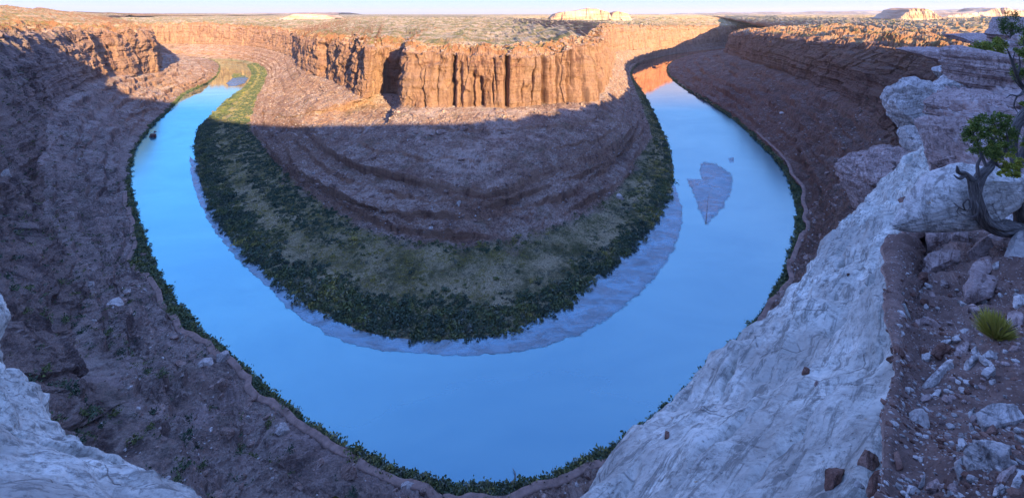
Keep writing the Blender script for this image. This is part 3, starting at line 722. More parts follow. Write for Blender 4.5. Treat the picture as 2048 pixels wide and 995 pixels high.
# bank hedge along the outer shore: the nearest as individual shrubs, the rest as one mass
bank = (LvB > 1.04) & (LvB < 1.92)
P, I, J = scatter_pts(DB, bank * np.clip(260 / np.hypot(DB[..., 0], DB[..., 1]), 0, 1) * 1.0, 3600)
d_ = np.linalg.norm(P - [0, 0, 0], axis=1)
sz = rng.uniform(1.6, 3.4, len(P)); order = np.argsort(d_ / sz)
near = order[:300]; far = order[300:]
tnt = np.clip(.36 + .2 * fbm(P / 25, 3) + rng.normal(size=len(P)) * .1, 0, .8)
o = merged('bankside_shrubbery', protos, P[far], sz[far], tnt[far], M_BUSH)
tag(o, 'continuous low green hedge of willow and tamarisk along the outer river bank', 'thicket', kind='stuff')
protoM = []
for k in range(8):
    V, Fq = bush_proto(40 + k, 130, .22, .85)
    ob = put('riverside_shrub', V, Fq, M_BUSH, smooth_=False, attrs={'tint': np.clip(.26 + .06 * k + np.random.default_rng(k).uniform(-.1, .1, len(V)), 0, 1)})
    protoM.append(ob)
used = set()
for q, i in enumerate(near):
    k = q % 8
    ob = protoM[k] if k not in used else protoM[k].copy()
    if k in used: C.objects.link(ob)
    used.add(k)
    ob.location = P[i] - [0, 0, .35]; s = sz[i]; ob.scale = (s, s, s * rng.uniform(.8, 1.25)); ob.rotation_euler = (0, 0, rng.uniform(0, 6.28))
    tag(ob, 'green willow shrub in the hedge between the dirt road and the water', 'shrub', 'shrubs along the near river bank')

# scrub on the slopes and on the high ground
wl = ((LvB > 2.4) & (LvB < 6.9)) * 1.0 * np.clip(450 / np.linalg.norm(DB, axis=-1), .2, 1) * (fbm(DB / 40, 3) > -.2) * np.where(DB[..., 0] < 0, 3.0, 1.0)
P, I, J = scatter_pts(DB, wl, 5200); szs = rng.uniform(.6, 1.7, len(P)) * np.where((UB[I, J] > 9) & (UB[I, J] < 19), 1.35, 1.0)
order = np.argsort(np.linalg.norm(P, axis=1) / szs)
vis = [i for i in order if P[i, 1] > 60 and abs(P[i, 0]) < 1.2 * P[i, 1]]
near = vis[:260]; far = [i for i in range(len(P)) if i not in set(near)]
o = merged('slope_scrub_vegetation', tuft, P[far], szs[far], np.clip(.3 + rng.normal(size=len(far)) * .15, 0, .7), M_BUSH)
tag(o, 'scattered low scrub dotted over the shaded canyon slopes', 'scrub', kind='stuff')
pm = []
for k in range(5):
    V, Fq = bush_proto(70 + k, 90, .2, .8)
    pm.append(put('desert_shrub', V, Fq, M_BUSH, smooth_=False, attrs={'tint': np.clip(.12 + .07 * k + np.random.default_rng(k).uniform(-.1, .1, len(V)), 0, 1)}))
used = set()
for q, i in enumerate(near):
    k = q % 5; ob = pm[k] if k not in used else pm[k].copy()
    if k in used: C.objects.link(ob)
    used.add(k); s = szs[i] * 1.15
    ob.location = P[i] - [0, 0, .1]; ob.scale = (s, s, s * rng.uniform(.8, 1.2)); ob.rotation_euler = (0, 0, rng.uniform(0, 6.28))
    side = 'left' if P[i, 0] < 0 else 'right'
    tag(ob, 'small dark round shrub on the rubble slope on the %s of the canyon' % side, 'shrub', 'desert shrubs on the %s slope' % side)

for D_, Lv_, lo, n_, nm in ((DA, LvA, 8.1, 7000, 'mesa'), (DB, LvB, 7.1, 6000, 'rim')):
    w = (Lv_ > lo) * 1.0 * (D_[..., 1] > 150) * np.clip(700 / np.linalg.norm(D_, axis=-1), .01, 1) ** 2 * (fbm(D_ / [60, 40, 60] + 3, 3) > -.05)
    P, I, J = scatter_pts(D_, w, n_); s_ = rng.uniform(.8, 2.0, n_) * np.clip(np.linalg.norm(P, axis=1) / 1300, 1, 2.5)
    o = merged(nm + '_scrub_vegetation', tuft, P, s_, np.clip(.45 + rng.normal(size=n_) * .15, 0, .85), M_BUSH)
    tag(o, 'low green scrub scattered over the high %s' % ('plateau behind the bend' if nm == 'mesa' else 'ground along the canyon rim'), 'scrub', kind='stuff')
# island shrubs upstream
pts = np.array([px(478 + 18 * rng.normal() * .5, 152 + 5 * rng.normal() * .5, WZ + .6) for _ in range(60)])
o = merged('island_vegetation', protos, pts, rng.uniform(1.5, 3.5, 60), np.clip(.5 + rng.normal(size=60) * .1, 0, 1), M_BUSH)
tag(o, 'green willow patch on the small sand island upstream', 'thicket', kind='stuff')

# ------------------------------------------------------------------ rocks
import bmesh
def ico(sub):
    bm = bmesh.new(); bmesh.ops.create_icosphere(bm, subdivisions=sub, radius=1)
    V = np.array([v.co[:] for v in bm.verts]); Fq = np.array([[v.index for v in f.verts] for f in bm.faces]); bm.free(); return V, Fq
ICO = {k: ico(k) for k in (1, 2, 3, 4, 5, 6)}
def rock(seed, sub=4, box=4.0, cuts=5, amp=.12, freq=1.6, dims=(1, 1, 1), strata=0.0, rough=.03, pits=0.0):
    r = np.random.default_rng(seed); V, Fq = ICO[sub]; V = V.copy()
    V /= (np.abs(V) ** box).sum(1)[:, None] ** (1 / box)
    for _ in range(cuts):
        n = r.normal(size=3); n /= np.linalg.norm(n); d = V @ n; lim = r.uniform(.55, .85)
        V -= n * np.clip(d - lim, 0, None)[:, None]
    n = V / np.linalg.norm(V, axis=1)[:, None]
    dm = np.array(dims, float)
    W = V * dm; sc_ = dm.max()
    q = W / sc_ * freq + seed * 1.7
    d = amp * fbm(q, 3) + rough * fbm(q * 5, 4, .6)
    if strata:
        d = d + strata * perlin(np.stack([q[:, 0] * 0 + seed, q[:, 1] * .3, q[:, 2] * 9 / freq], -1)) + strata * .6 * perlin(np.stack([q[:, 0] * .3, q[:, 1] * .3 + seed, q[:, 2] * 22 / freq], -1))
    if pits:
        d = d - pits * smooth(.25, .6, perlin(q * 2.6 + 40))
    W = W + n * d[:, None] * sc_ * np.clip(dm / sc_, .35, 1)
    return W, Fq

def stone_material(name, base, dark, light, scale=1.0, orange=0.0, layer=0.0, pit=0.5, base2=None, aniso=False):
    n = NT(name); P = n.pos()
    a = n.noise(P, 1.3 * scale, 9, .68)
    col = n.ramp(a, [(0.3, dark), (0.48, base), (0.68, light)])
    b = n.noise(P, 6 * scale, 10, .82)
    col = n.mix(n.ramp(b, [(0.48, 0.0), (0.60, 0.75)]), col, tuple(c * .35 for c in dark))
    w = n.noise(n.pos(1, 1, 1), 3.1 * scale, 6, .7, 1.5)
    col = n.mix(n.ramp(w, [(0.52, 0.0), (0.6, 0.5)]), col, light)
    if orange:
        c = n.noise(P, 4.2 * scale, 5, .7); d = n.noise(P, 26 * scale, 3, .7)
        col = n.mix(n.math('MULTIPLY', n.ramp(c, [(0.66, 0.0), (0.70, 1.0)]), n.ramp(d, [(0.48, 0), (0.55, orange)])), col, (0.42, 0.22, 0.03))
    v = n.vor(P, 16 * scale, 'F1')
    vm = n.noise(P, 2.2 * scale, 3, .6)
    h = n.math('MULTIPLY', n.ramp(v, [(0.0, 0.0), (0.28, 1.0)]), 1.0)
    h = n.mix(n.ramp(vm, [(0.45, 0.0), (0.6, 1.0)]), (1, 1, 1), h)
    sk = n.noise(n.pos2((0, 0, -.75), (.35, 2.2, 1.2)), 2.6 * scale, 9, .78, .5)
    lg = n.noise(n.pos2((0, 0, -.75), (.4, 1.2, 1.2)), .55 * scale, 5, .65, .3)
    col = n.mix(n.ramp(lg, [(0.42, 0.0), (0.60, 0.75)]), col, base2 or tuple(c * .62 for c in base))
    col = n.mix(n.ramp(sk, [(0.51, 0.0), (0.58, 0.75)]), col, tuple(c * .45 for c in dark))
    h2 = n.noise(P, 5 * scale, 10, .72, .4)
    st = n.noise(n.pos(.5, .5, 7), 2.2 * scale, 5, .65)
    an = n.noise(n.pos2((0, 0, -.75), (.5, 2.6, 1.6)), 2.0 * scale, 10, .74, .3)
    if aniso: h2 = n.mix(.40, n.mix(.5, h2, b), an)
    nb = n.bump(h2, .8, .13 / scale)
    if layer: nb = n.bump(st, layer, .10 / scale, nb)
    nb = n.bump(h, pit, .03 / scale, nb)
    ed = n.vor(n.pos(.6, .6, 1.4), 1.1 * scale, 'DISTANCE_TO_EDGE')
    wv = n.noise(P, 1.4 * scale, 4)
    ck = n.math('MULTIPLY', n.ramp(ed, [(0.0, 1.0), (0.018, 0.0)]), n.ramp(wv, [(0.5, 0.0), (0.6, 1.0)]))
    col = n.mix(n.math('MULTIPLY', ck, .75), col, (0.05, 0.04, 0.04))
    return n.done(col, nb)
M_WHITE = stone_material('pale sandstone', (0.70, 0.74, 0.70), (0.38, 0.39, 0.375), (0.88, 0.92, 0.88), 1.0, 1.0, .3, 1.0, (0.37, 0.365, 0.34), True)
M_SLAB = stone_material('white slab stone', (0.86, 0.86, 0.84), (0.60, 0.56, 0.53), (0.95, 0.95, 0.93), .9, 1.0, .8, .6, (0.80, 0.77, 0.74))
M_WHITEF = stone_material('pale boulder stone', (0.70, 0.68, 0.67), (0.42, 0.38, 0.37), (0.88, 0.87, 0.86), 1.6, .4, .6)
M_PINK = stone_material('pink sandstone', (0.54, 0.41, 0.39), (0.33, 0.22, 0.20), (0.74, 0.65, 0.64), 1.6, .2, .5)
M_RED = stone_material('red brown rock', (0.26, 0.14, 0.11), (0.15, 0.075, 0.06), (0.40, 0.27, 0.23), 2.0, 0, .4)
M_FAR_ROCK = stone_material('far boulder rock', (0.36, 0.25, 0.21), (0.20, 0.12, 0.10), (0.60, 0.52, 0.48), .25, 0, .3)
M_FAR_PALE = stone_material('far pale boulder', (0.60, 0.56, 0.54), (0.40, 0.36, 0.34), (0.78, 0.75, 0.73), .25, 0, .3)
def tan_butte_material():
    n = NT('butte sandstone'); a = n.noise(n.pos(.006, .006, .05), 1, 8, .7)
    return n.done(n.ramp(a, [(0.35, (0.42, 0.25, 0.16)), (0.52, (0.62, 0.45, 0.31)), (0.66, (0.70, 0.58, 0.44))]), n.bump(n.noise(n.pos(.02, .02, .08), 1, 9, .7), .9, 12))
M_BUTTE = tan_butte_material()

# rubble on the slopes
rp = [(lambda VF: (VF[0], VF[1]))(rock(200 + k, 2, 5, 4, .1, 1.6, (1, .8, .6), rough=.05)) for k in range(6)]
wr = ((LvB > 2.2) & (LvB < 5.0)) * np.clip(350 / np.linalg.norm(DB, axis=-1), .15, 1) * (.12 + (fbm(DB / 30 + 8, 4) > .05)) * np.where(DB[..., 0] > 100, 2.2, 1.0)
P, I, J = scatter_pts(DB, wr, 13000); s1 = .35 + rng.pareto(2.6, len(P)) * .45; s1 = np.clip(s1, .3, 2.6)
P2, I2, J2 = scatter_pts(DA, ((LvA > 2.1) & (LvA < 7.0)) * (.15 + (fbm(DA / 25, 4) > .1)) * (UA > 5) * (UA < 26) * (1 + 1.2 * (LvA > 6.3)), 8000)
s2 = np.clip(.5 + rng.pareto(2.6, len(P2)) * .6, .45, 3.2)
for nm, PP, ss in (('slope', P, s1), ('bench', P2, s2)):
    pale = (rng.random(len(PP)) < .30) & (ss < 1.3)
    for mat, m, w in ((M_FAR_PALE, pale, 'pale'), (M_FAR_ROCK, ~pale, 'red')):
        o = merged(w + '_' + nm + '_rubble', rp, PP[m], ss[m], rng.random(m.sum()), mat, sink=-.1, tilt=.25)
        tag(o, '%s broken rubble strewn over the %s' % (w, 'slopes of the outer bank' if nm == 'slope' else 'slopes and benches inside the bend'), 'rubble', kind='stuff')
P3, _, _ = scatter_pts(DA, ((LvA > 8.0) & (LvA < 9.0)) * (UA > 6) * (UA < 26) * (fbm(DA / 18, 3) > -.1), 1500)
tag(merged('rimrock_rubble', rp, P3, np.clip(.8 + rng.pareto(2.4, len(P3)) * 1.0, .7, 5), rng.random(len(P3)), M_FAR_ROCK, sink=-.1, tilt=.2), 'tan broken blocks along the sunlit cliff top', 'rubble', kind='stuff')

def bvh(D):
    return BVHTree.FromPolygons([Vector(v) for v in D.reshape(-1, 3)], [tuple(int(q) for q in f) for f in gridfaces(*D.shape[:2])])
def hit(tree, x, y):
    d = Vector(((x - 1024) / F, 1, -(y - HY) / F)).normalized(); return tree.ray_cast(Vector((0, 0, 0)), d)

# named boulders on the slopes, each where the photograph shows it
treeB = bvh(DB[:, ::1]); treeA = bvh(DA[::1, :int(sum(bandsA[:8]))])
BL = [
 (1,443,713,26,20,M_FAR_PALE,'rounded pale boulder beside the dirt road under the hedge'),
 (1,411,723,26,18,M_FAR_PALE,'angular white boulder on the left slope just above the road'),
 (1,444,768,24,26,M_FAR_ROCK,'upright dark red block on the left slope above the road'),
 (1,497,806,26,12,M_FAR_ROCK,'low flat red rock lying on the left slope'),
 (1,563,858,30,24,M_FAR_PALE,'large smooth pale boulder above the road at the foot of the left slope'),
 (1,231,604,28,12,M_FAR_PALE,'long flat white slab lying on the left slope'),
 (1,180,565,16,26,M_FAR_PALE,'upright white slab among the rubble on the left slope'),
 (1,252,582,14,9,M_FAR_PALE,'small white block right of the long white slab'),
 (1,815,969,26,14,M_FAR_PALE,'jagged white boulder beside the road at the very bottom'),
 (1,845,981,14,20,M_FAR_ROCK,'dark red upright rock beside the road at the very bottom'),
 (1,695,940,34,22,M_FAR_ROCK,'dark brown boulder between the road and the lower edge'),
 (1,278,398,20,14,M_FAR_ROCK,'dark boulder at the waterline of the left bank'),
 (1,283,508,20,12,M_FAR_ROCK,'red block beside the left bank road'),
 (1,10,343,22,20,M_FAR_PALE,'pale block on the ledge at the far left'),
 (1,1612,350,14,16,M_FAR_ROCK,'dark red block on the right slope above the track'),
 (1,1680,372,22,22,M_FAR_ROCK,'large red boulder on the right slope'),
 (1,1655,345,14,12,M_FAR_ROCK,'small dark boulder on the right slope'),
 (1,1566,590,26,16,M_FAR_ROCK,'dark red boulder beside the road under the pale dome'),
 (1,1565,225,12,8,M_FAR_PALE,'small white boulder on the shaded right bench'),
 (0,917,404,12,12,M_FAR_PALE,'pale round boulder on the slope inside the bend'),
 (0,863,455,10,8,M_FAR_PALE,'pale boulder low on the slope inside the bend'),
 (0,1240,392,16,14,M_FAR_PALE,'pale boulder at the edge of the thicket inside the bend'),
 (0,628,345,8,7,M_FAR_PALE,'small pale boulder near the left end of the inner slope'),
 (0,925,255,18,10,M_FAR_ROCK,'large fallen block below the sunlit cliff'),
 (0,880,262,22,12,M_FAR_ROCK,'broad fallen block in the shade line below the cliff'),
 (0,1010,262,16,9,M_FAR_ROCK,'fallen block on the bench right of the shade line rubble'),
 (0,1040,432,14,10,M_FAR_ROCK,'dark boulder on the lower ledge inside the bend'),
]
for k, (w, x, y, wp, hp, mat, lab) in enumerate(BL):
    h = hit(treeB if w else treeA, x, y + hp * .25)
    if h[0] is None: continue
    p = h[0]; dY = p.y
    V, Fq = rock(400 + k, 4, 4.5, 7, .10, 1.7, (wp / 2 * dY / F, wp / 2.4 * dY / F, hp / 2 * dY / F), strata=.03, rough=.05)
    o = put('boulder', V, Fq, mat, smooth_=False); o.location = p; o.rotation_euler = (0, rng.uniform(-.25, .25), rng.uniform(-.5, .5))
    tag(o, lab, 'boulder', 'boulders fallen from the canyon walls')
# rock and snag standing in the water
for k, (x, y, wp, hp, lab) in enumerate([(305,268,12,12,'dark boulder standing in the river off the left bank'), (310,262,6,4,'small rock breaking the water beside the dark river boulder'), (1308,133,7,4,'dark rock in the far right reach reflecting the orange cliff'), (1314,128,6,3,'smaller dark rock farther up the far right reach')]):
    p = px(x, y + hp / 2, WZ); Y = p[1]
    V, Fq = rock(500 + k, 3, 4, 5, .1, 1.7, (wp / 2 * Y / F, wp / 3 * Y / F, hp / 1.7 * Y / F), rough=.05)
    o = put('river_rock', V, Fq, M_RED, smooth_=False); o.location = p; tag(o, lab, 'rock', 'rocks standing in the river')

# ------------------------------------------------------------------ far buttes and ranges
def butte(name, prof, Y, depth, label, seed):
    """prof: silhouette (x, y top) with base row; real mesa with slopes on all sides"""
    xs = np.array([p[0] for p in prof], float); ys = np.array([p[1] for p in prof], float)
    n, m = 220, 60
    xx = np.linspace(xs[0], xs[-1], n); top = np.interp(xx, xs, ys); base = np.interp(xx, [xs[0], xs[-1]], [ys[0], ys[-1]])
    t = np.linspace(-1, 1, m); X, T = np.meshgrid(xx, t, indexing='ij')
    hgt = (base - top)[:, None] * Y / F; zb = -(base - HY)[:, None] * Y / F
    shp = 1 - smooth(.62, 1.0, np.abs(T) + .16 * fbm(np.stack([X / 14, T * 2, X * 0 + seed], -1), 4))
    lay = np.round(shp * 4) / 4 * .35 + shp * .65
    Yp = Y + T * depth; Xp = (X - 1024) * Y / F
    Z = zb - 12 + (hgt + 12) * lay + fbm(np.stack([Xp / 60, Yp / 60, Xp * 0 + seed], -1), 4) * hgt * .07
    V = np.stack([Xp, Yp, Z], -1)
    o = put(name, V.reshape(-1, 3), gridfaces(n, m), M_BUTTE, smooth_=False)
    return tag(o, label, 'butte', 'sandstone buttes on the skyline')
butte('sandstone_butte', [(1098,36),(1108,28),(1122,24),(1140,23),(1158,20),(1172,17),(1190,18),(1202,22),(1212,24),(1217,35)], 2500, 120, 'long low tan butte with a stepped top on the middle skyline', 1)
butte('sandstone_butte', [(1217,36),(1222,26),(1232,23),(1244,25),(1252,28),(1257,37)], 2450, 70, 'small round tan butte beside the long stepped one', 2)
butte('sandstone_butte', [(1766,38),(1780,28),(1790,20),(1805,16),(1822,17),(1836,21),(1843,30),(1860,36)], 1750, 90, 'bright flat topped butte alone on the right skyline', 3)
butte('sandstone_butte', [(1845,36),(1880,29),(1940,24),(1962,16),(1985,17),(2000,21),(2060,24),(2200,20),(2300,36)], 2300, 120, 'long dark ledgy butte at the right end of the skyline', 4)
butte('sandstone_butte', [(575,36),(590,31),(600,28),(640,29),(665,31),(680,36)], 3000, 120, 'low pale butte on the left middle skyline', 5)

def ranges():
    n = NT('distant rock'); a = n.noise(n.pos(.0006, .0006, .004), 1, 8, .7)
    mat = n.done(n.ramp(a, [(0.38, (0.22, 0.13, 0.10)), (0.5, (0.32, 0.23, 0.19)), (0.62, (0.44, 0.38, 0.34))]), n.bump(n.noise(n.pos(.002, .002, .004), 1, 9, .7), 1.0, 150))
    for nm, x0, x1, ya, yb, Y, seed, amp in (('mountains', 1290, 2350, 29, 16, 24000, 1, 4.0), ('distant_hills', 660, 1300, 30, 29, 20000, 2, 1.2), ('distant_hills', -200, 700, 31, 26, 17000, 3, 1.5), ('distant_hills', 1260, 2300, 33, 31, 9000, 5, 2.0)):
        xx = np.linspace(x0, x1, 700); t = np.linspace(0, 1, 40); X, T = np.meshgrid(xx, t, indexing='ij')
        yt = np.interp(xx, [x0, x0 + 60, x1], [36, ya, yb]) - amp * (.5 * ridged(np.c_[xx / 90, xx * 0 + seed, xx * 0], 5) - .2)
        top = -(yt - HY) * Y / F; zb = -120.
        prof = smooth(0, .35, T) * .55 + smooth(.45, .6, T + .12 * fbm(np.stack([X / 16, T, X * 0 + seed], -1), 4)) * .45
        V = np.stack([(X - 1024) * Y / F, Y - 2600 + T * 2600, zb + (top[:, None] - zb) * prof], -1)
        back = V[:, -1:] + [0, 3000, 0]; back[..., 2] = zb; V = np.concatenate([V, back], 1)
        tag(put(nm, V.reshape(-1, 3), gridfaces(*V.shape[:2]), mat, smooth_=False), kind='structure')
ranges()
# ------------------------------------------------------------------ the rim the picture is taken from
def patch(cols, nu, bands, noise_fn, name, mat, kind='structure', smooth_=True, attrs=None):
    P = np.array([[np.asarray(p, float) for p in k] for k in cols])
    L, us = hermite(P, [nu] * (len(P) - 1)); 
    # smooth across the levels too
    Lt, lv = hermite(np.swapaxes(L, 0, 1), bands)
    G = np.swapaxes(Lt, 0, 1).copy()
    du = np.gradient(G, axis=0); dv = np.gradient(G, axis=1); n = np.cross(du, dv); n /= np.linalg.norm(n, axis=-1, keepdims=True) + 1e-9
    view = -G / np.linalg.norm(G, axis=-1, keepdims=True)
    s = np.sign((n * view).sum(-1).mean()); n *= s
    G = G + n * noise_fn(G, us[:, None] + 0 * lv[None], lv[None] + 0 * us[:, None])[..., None]
    o = put(name, G.reshape(-1, 3), gridfaces(*G.shape[:2]), mat, smooth_=smooth_)
    tag(o, kind=kind); return G, o

def under(p, dx, dy, dz): return np.array(p) + [dx, dy, dz]
def back(p, a, bx, bz):
    p = np.array(p) * (1 + a); p[0] += bx; p[2] += bz; return p
def colF1(S, M1, M2, E):
    S, M1, M2, E = [pY(*q) for q in (S, M1, M2, E)]
    k = S[1] / 10
    return [back(S, .35, 3.0 * k, -9 * k), back(S, .10, .5 * k, -1.1 * k), S, M1, M2, E]
F1 = [colF1((930,1290,3.8),(1200,1290,2.9),(1450,1290,2.4),(1790,1290,1.9)),
      colF1((1090,1100,5.0),(1260,1100,3.9),(1470,1100,3.1),(1790,1090,2.4)),
      colF1((1176,990,6.3),(1320,990,5.0),(1510,985,4.0),(1790,985,2.95)),
      colF1((1300,868,7.8),(1420,870,6.4),(1580,860,5.2),(1800,850,3.85)),
      colF1((1435,745,10),(1530,745,8.4),(1660,730,7.0),(1815,720,5.2)),
      colF1((1560,622,12.8),(1632,622,11.2),(1722,612,9.4),(1825,600,7.1)),
      colF1((1645,515,16),(1700,518,14.4),(1762,515,12.4),(1835,510,9.4)),
      colF1((1712,425,19.5),(1752,430,18),(1800,432,15.6),(1870,455,11.2)),
      colF1((1775,365,22.5),(1810,368,21),(1845,368,18),(1900,375,14.6)),
      colF1((1830,320,24),(1850,318,22.5),(1880,310,20.5),(1920,310,18.2)),
      colF1((1865,262,27),(1880,255,25.5),(1905,240,24),(1940,228,22.4)),
      colF1((1905,195,30),(1920,185,28.5),(1940,175,28),(1975,160,27))]
def nF1(G, u, l):
    q = G
    d = .20 * fbm(q / 3.2, 3, .5) + .030 * ridged(q / np.array([.9, .9, .7]) + 4, 4, .5)
    sa = q[..., 0] * .73 + q[..., 1] * .68; ta_ = -q[..., 0] * .68 + q[..., 1] * .73
    d = d + .10 * ridged(np.stack([sa / 5, ta_ / 1.2, q[..., 2] / 1.8], -1) + 5, 3, .5) + .10 * fbm(np.stack([sa / 7, ta_ / 1.6, q[..., 2] / 2], -1) + 25, 3)
    diag = ta_ * 1.6
    d = d - .28 * np.exp(-((perlin(np.stack([diag / 2.2, q[..., 2] / 9, q[..., 1] / 14], -1) + 2) / .05) ** 2)) * smooth(-.1, .3, perlin(q / 3 + 8))
    d = d + .012 * fbm(q / .35, 3, .6)
    near = np.clip(G[..., 1] / 6, .5, 1.6)
    return d * near * smooth(.9, 1.6, l)
GF1, o = patch(F1, 46, [12, 26, 110, 110, 110], nF1, 'sandstone_terrain', M_WHITE)

def colF2(*q):
    P = [pY(*v) for v in q]; k = P[0][1] / 5
    return [back(P[0], .20, .9 * k, -2.0 * k), back(P[0], .05, .22 * k, -.4 * k)] + P
F2 = [colF2((1765,1150,1.9),(1850,1150,1.86),(1950,1150,1.8),(2070,1150,1.72),(2400,1150,1.6)),
      colF2((1770,985,2.75),(1850,985,2.78),(1950,985,2.66),(2070,985,2.5),(2350,985,2.35)),
      colF2((1781,850,3.6),(1860,850,3.75),(1950,850,3.55),(2070,850,3.35),(2320,850,3.1)),
      colF2((1793,720,4.8),(1865,720,5.05),(1950,720,4.85),(2070,720,4.5),(2310,720,4.2)),
      colF2((1788,610,6.4),(1860,610,7.2),(1955,605,6.7),(2070,600,6.1),(2310,600,5.7)),
      colF2((1800,525,8.4),(1870,520,9.4),(1960,505,8.7),(2070,500,8.1),(2310,500,7.6)),
      colF2((1835,455,10.6),(1885,450,11.4),(1960,440,10.8),(2070,435,10.0),(2310,430,9.4)),
      colF2((1865,385,13.5),(1900,375,13.9),(1970,362,13.2),(2070,350,12.4),(2310,340,11.8)),
      colF2((1885,315,17),(1920,302,16.8),(1985,288,15.8),(2070,280,15),(2310,270,14.2)),
      colF2((1905,240,21.2),(1935,228,20.8),(1995,212,19.2),(2070,205,18.4),(2310,190,17.5)),
      colF2((1940,170,25.8),(1965,155,25.2),(2005,138,23.6),(2070,128,22.4),(2310,110,21)),
      colF2((1970,122,30.5),(1990,106,29.6),(2025,94,28),(2070,85,27),(2310,66,25)),
      colF2((1990,112,36),(2010,104,35),(2040,96,34),(2090,90,33),(2310,80,32))]
F2[-1] = [under(p, 0, 4, -4) for p in F2[-1]]
def nF2(G, u, l):
    q = G
    up = smooth(5.6, 7.2, u)                                     # 0 dirt, 1 layered rock
    ribs = .16 * ridged(np.stack([q[..., 0] / 1.1, q[..., 1] / 7, q[..., 2] / 7], -1) + 3, 3) * (1 - up)
    dirt = .05 * fbm(q / .5, 4, .6) + .015 * fbm(q / .09, 3, .6)
    slab = (np.round(perlin(np.stack([q[..., 0] / 6, q[..., 1] / 7, q[..., 2] / 1.4], -1)) * 4) / 4 * .55 + .14 * ridged(q / [1.6, 1.6, .5], 4) + .07 * fbm(q / .5, 4, .6))
    big = .22 * fbm(q / 1.7 + 9, 3)
    d = (ribs * .7 + dirt + big * .4) * (1 - up) + (slab + .25 * fbm(q / 3, 3)) * up
    edge = .12 * np.exp(-((l - 2.1) / .16) ** 2)
    return (d + edge * (1 - up)) * np.clip(G[..., 1] / 6, .5, 2.0) * smooth(1.4, 2.6, l)
def ledge_material():
    n = NT('ledge dirt and rock'); P = n.pos()
    y = n.sep(n.geo.outputs['Position'])[1]
    a = n.noise(P, 2.2, 9, .7)
    dirt = n.ramp(a, [(0.32, (0.13, 0.085, 0.075)), (0.5, (0.22, 0.145, 0.125)), (0.68, (0.34, 0.24, 0.21))])
    v = n.vor(P, 14); c = n.vor(P, 14, 'F1', 'Color'); cs = n.sep(c)
    peb = n.ramp(cs[0], [(0.0, (0.20, 0.13, 0.11)), (0.5, (0.36, 0.28, 0.26)), (1.0, (0.60, 0.56, 0.55))])
    dirt = n.mix(n.math('MULTIPLY', n.ramp(v, [(0.22, 1.0), (0.34, 0.0)]), n.math('GREATER_THAN', cs[1], .55)), dirt, peb)
    v2 = n.vor(P, 38); c2 = n.vor(P, 38, 'F1', 'Color'); c2s = n.sep(c2)
    dirt = n.mix(n.math('MULTIPLY', n.ramp(v2, [(0.2, 1.0), (0.36, 0.0)]), n.math('GREATER_THAN', c2s[1], .6)), dirt, n.ramp(c2s[0], [(0.0, (0.2, 0.13, 0.11)), (1.0, (0.6, 0.55, 0.54))]))
    rk = n.ramp(n.noise(n.pos(.8, .8, 3), 1.4, 9, .7), [(0.32, (0.24, 0.15, 0.13)), (0.48, (0.45, 0.33, 0.31)), (0.6, (0.60, 0.53, 0.53)), (0.72, (0.42, 0.28, 0.25))])
    nz = n.sep(n.geo.outputs['Normal'])[2]
    stp = n.ramp(nz, [(0.15, 1.0), (0.55, 0.0)])
    dirt = n.mix(stp, dirt, (0.52, 0.38, 0.34))
    wob = n.math('MULTIPLY_ADD', n.noise(P, .5, 4), 5.0, y)
    t = n.ramp(n.math('DIVIDE', wob, 30.0), [(0.40, 0.0), (0.48, 1.0)])
    col = n.mix(t, dirt, rk)
    crack = n.vor(n.pos(.5, .5, 2.2), 1.2, 'DISTANCE_TO_EDGE')
    col = n.mix(n.math('MULTIPLY', t, n.ramp(crack, [(0.0, .8), (0.02, 0.0)])), col, (0.05, 0.04, 0.04))
    h = n.ramp(v, [(0.0, 1.0), (0.34, 0.0)])
    nb = n.bump(n.noise(P, 5, 10, .75), .9, .10)
    nb = n.bump(h, .8, .03, nb)
    nb = n.bump(n.noise(n.pos(.6, .6, 7), 2, 6, .7), n.math('MULTIPLY', t, 1.0) and .4, .1, nb)
    return n.done(col, nb)
GF2, o = patch(F2, 42, [8, 14, 90, 100, 100, 60], nF2, 'rim_ledge_terrain', ledge_material())

F4 = []
def colF4(S, M, E):
    S, M, E = [pY(*q) for q in (S, M, E)]; k = S[1] / 8
    return [back(S, .35, -2.5 * k, -8 * k), back(S, .10, -.4 * k, -1.0 * k), S, M, E]
F4 = [colF4((-170,480,13),(-200,480,11),(-400,500,8)), colF4((-110,580,11.5),(-160,580,9.5),(-400,600,7)),
      colF4((-10,668,10),(-80,690,8),(-380,720,5.6)), colF4((22,754,9.2),(-30,770,7.2),(-360,820,4.8)),
      colF4((48,838,8.5),(10,840,6.6),(-330,900,4.3)), colF4((90,905,7.9),(50,905,6.2),(-300,980,3.9)),
      colF4((165,938,7.4),(110,950,5.9),(-200,1080,3.5)), colF4((250,970,7.0),(190,1010,5.5),(-60,1200,3.1)),
      colF4((345,1020,6.6),(270,1080,5.0),(60,1300,2.9)), colF4((430,1080,6.0),(360,1180,4.5),(180,1400,2.7))]
GF4, o = patch(F4, 44, [12, 26, 90, 90], nF1, 'sandstone_terrain', M_WHITE)

tF1, tF2, tF4 = bvh(GF1[::2, ::2]), bvh(GF2[::2, ::2]), bvh(GF4[::2, ::2])

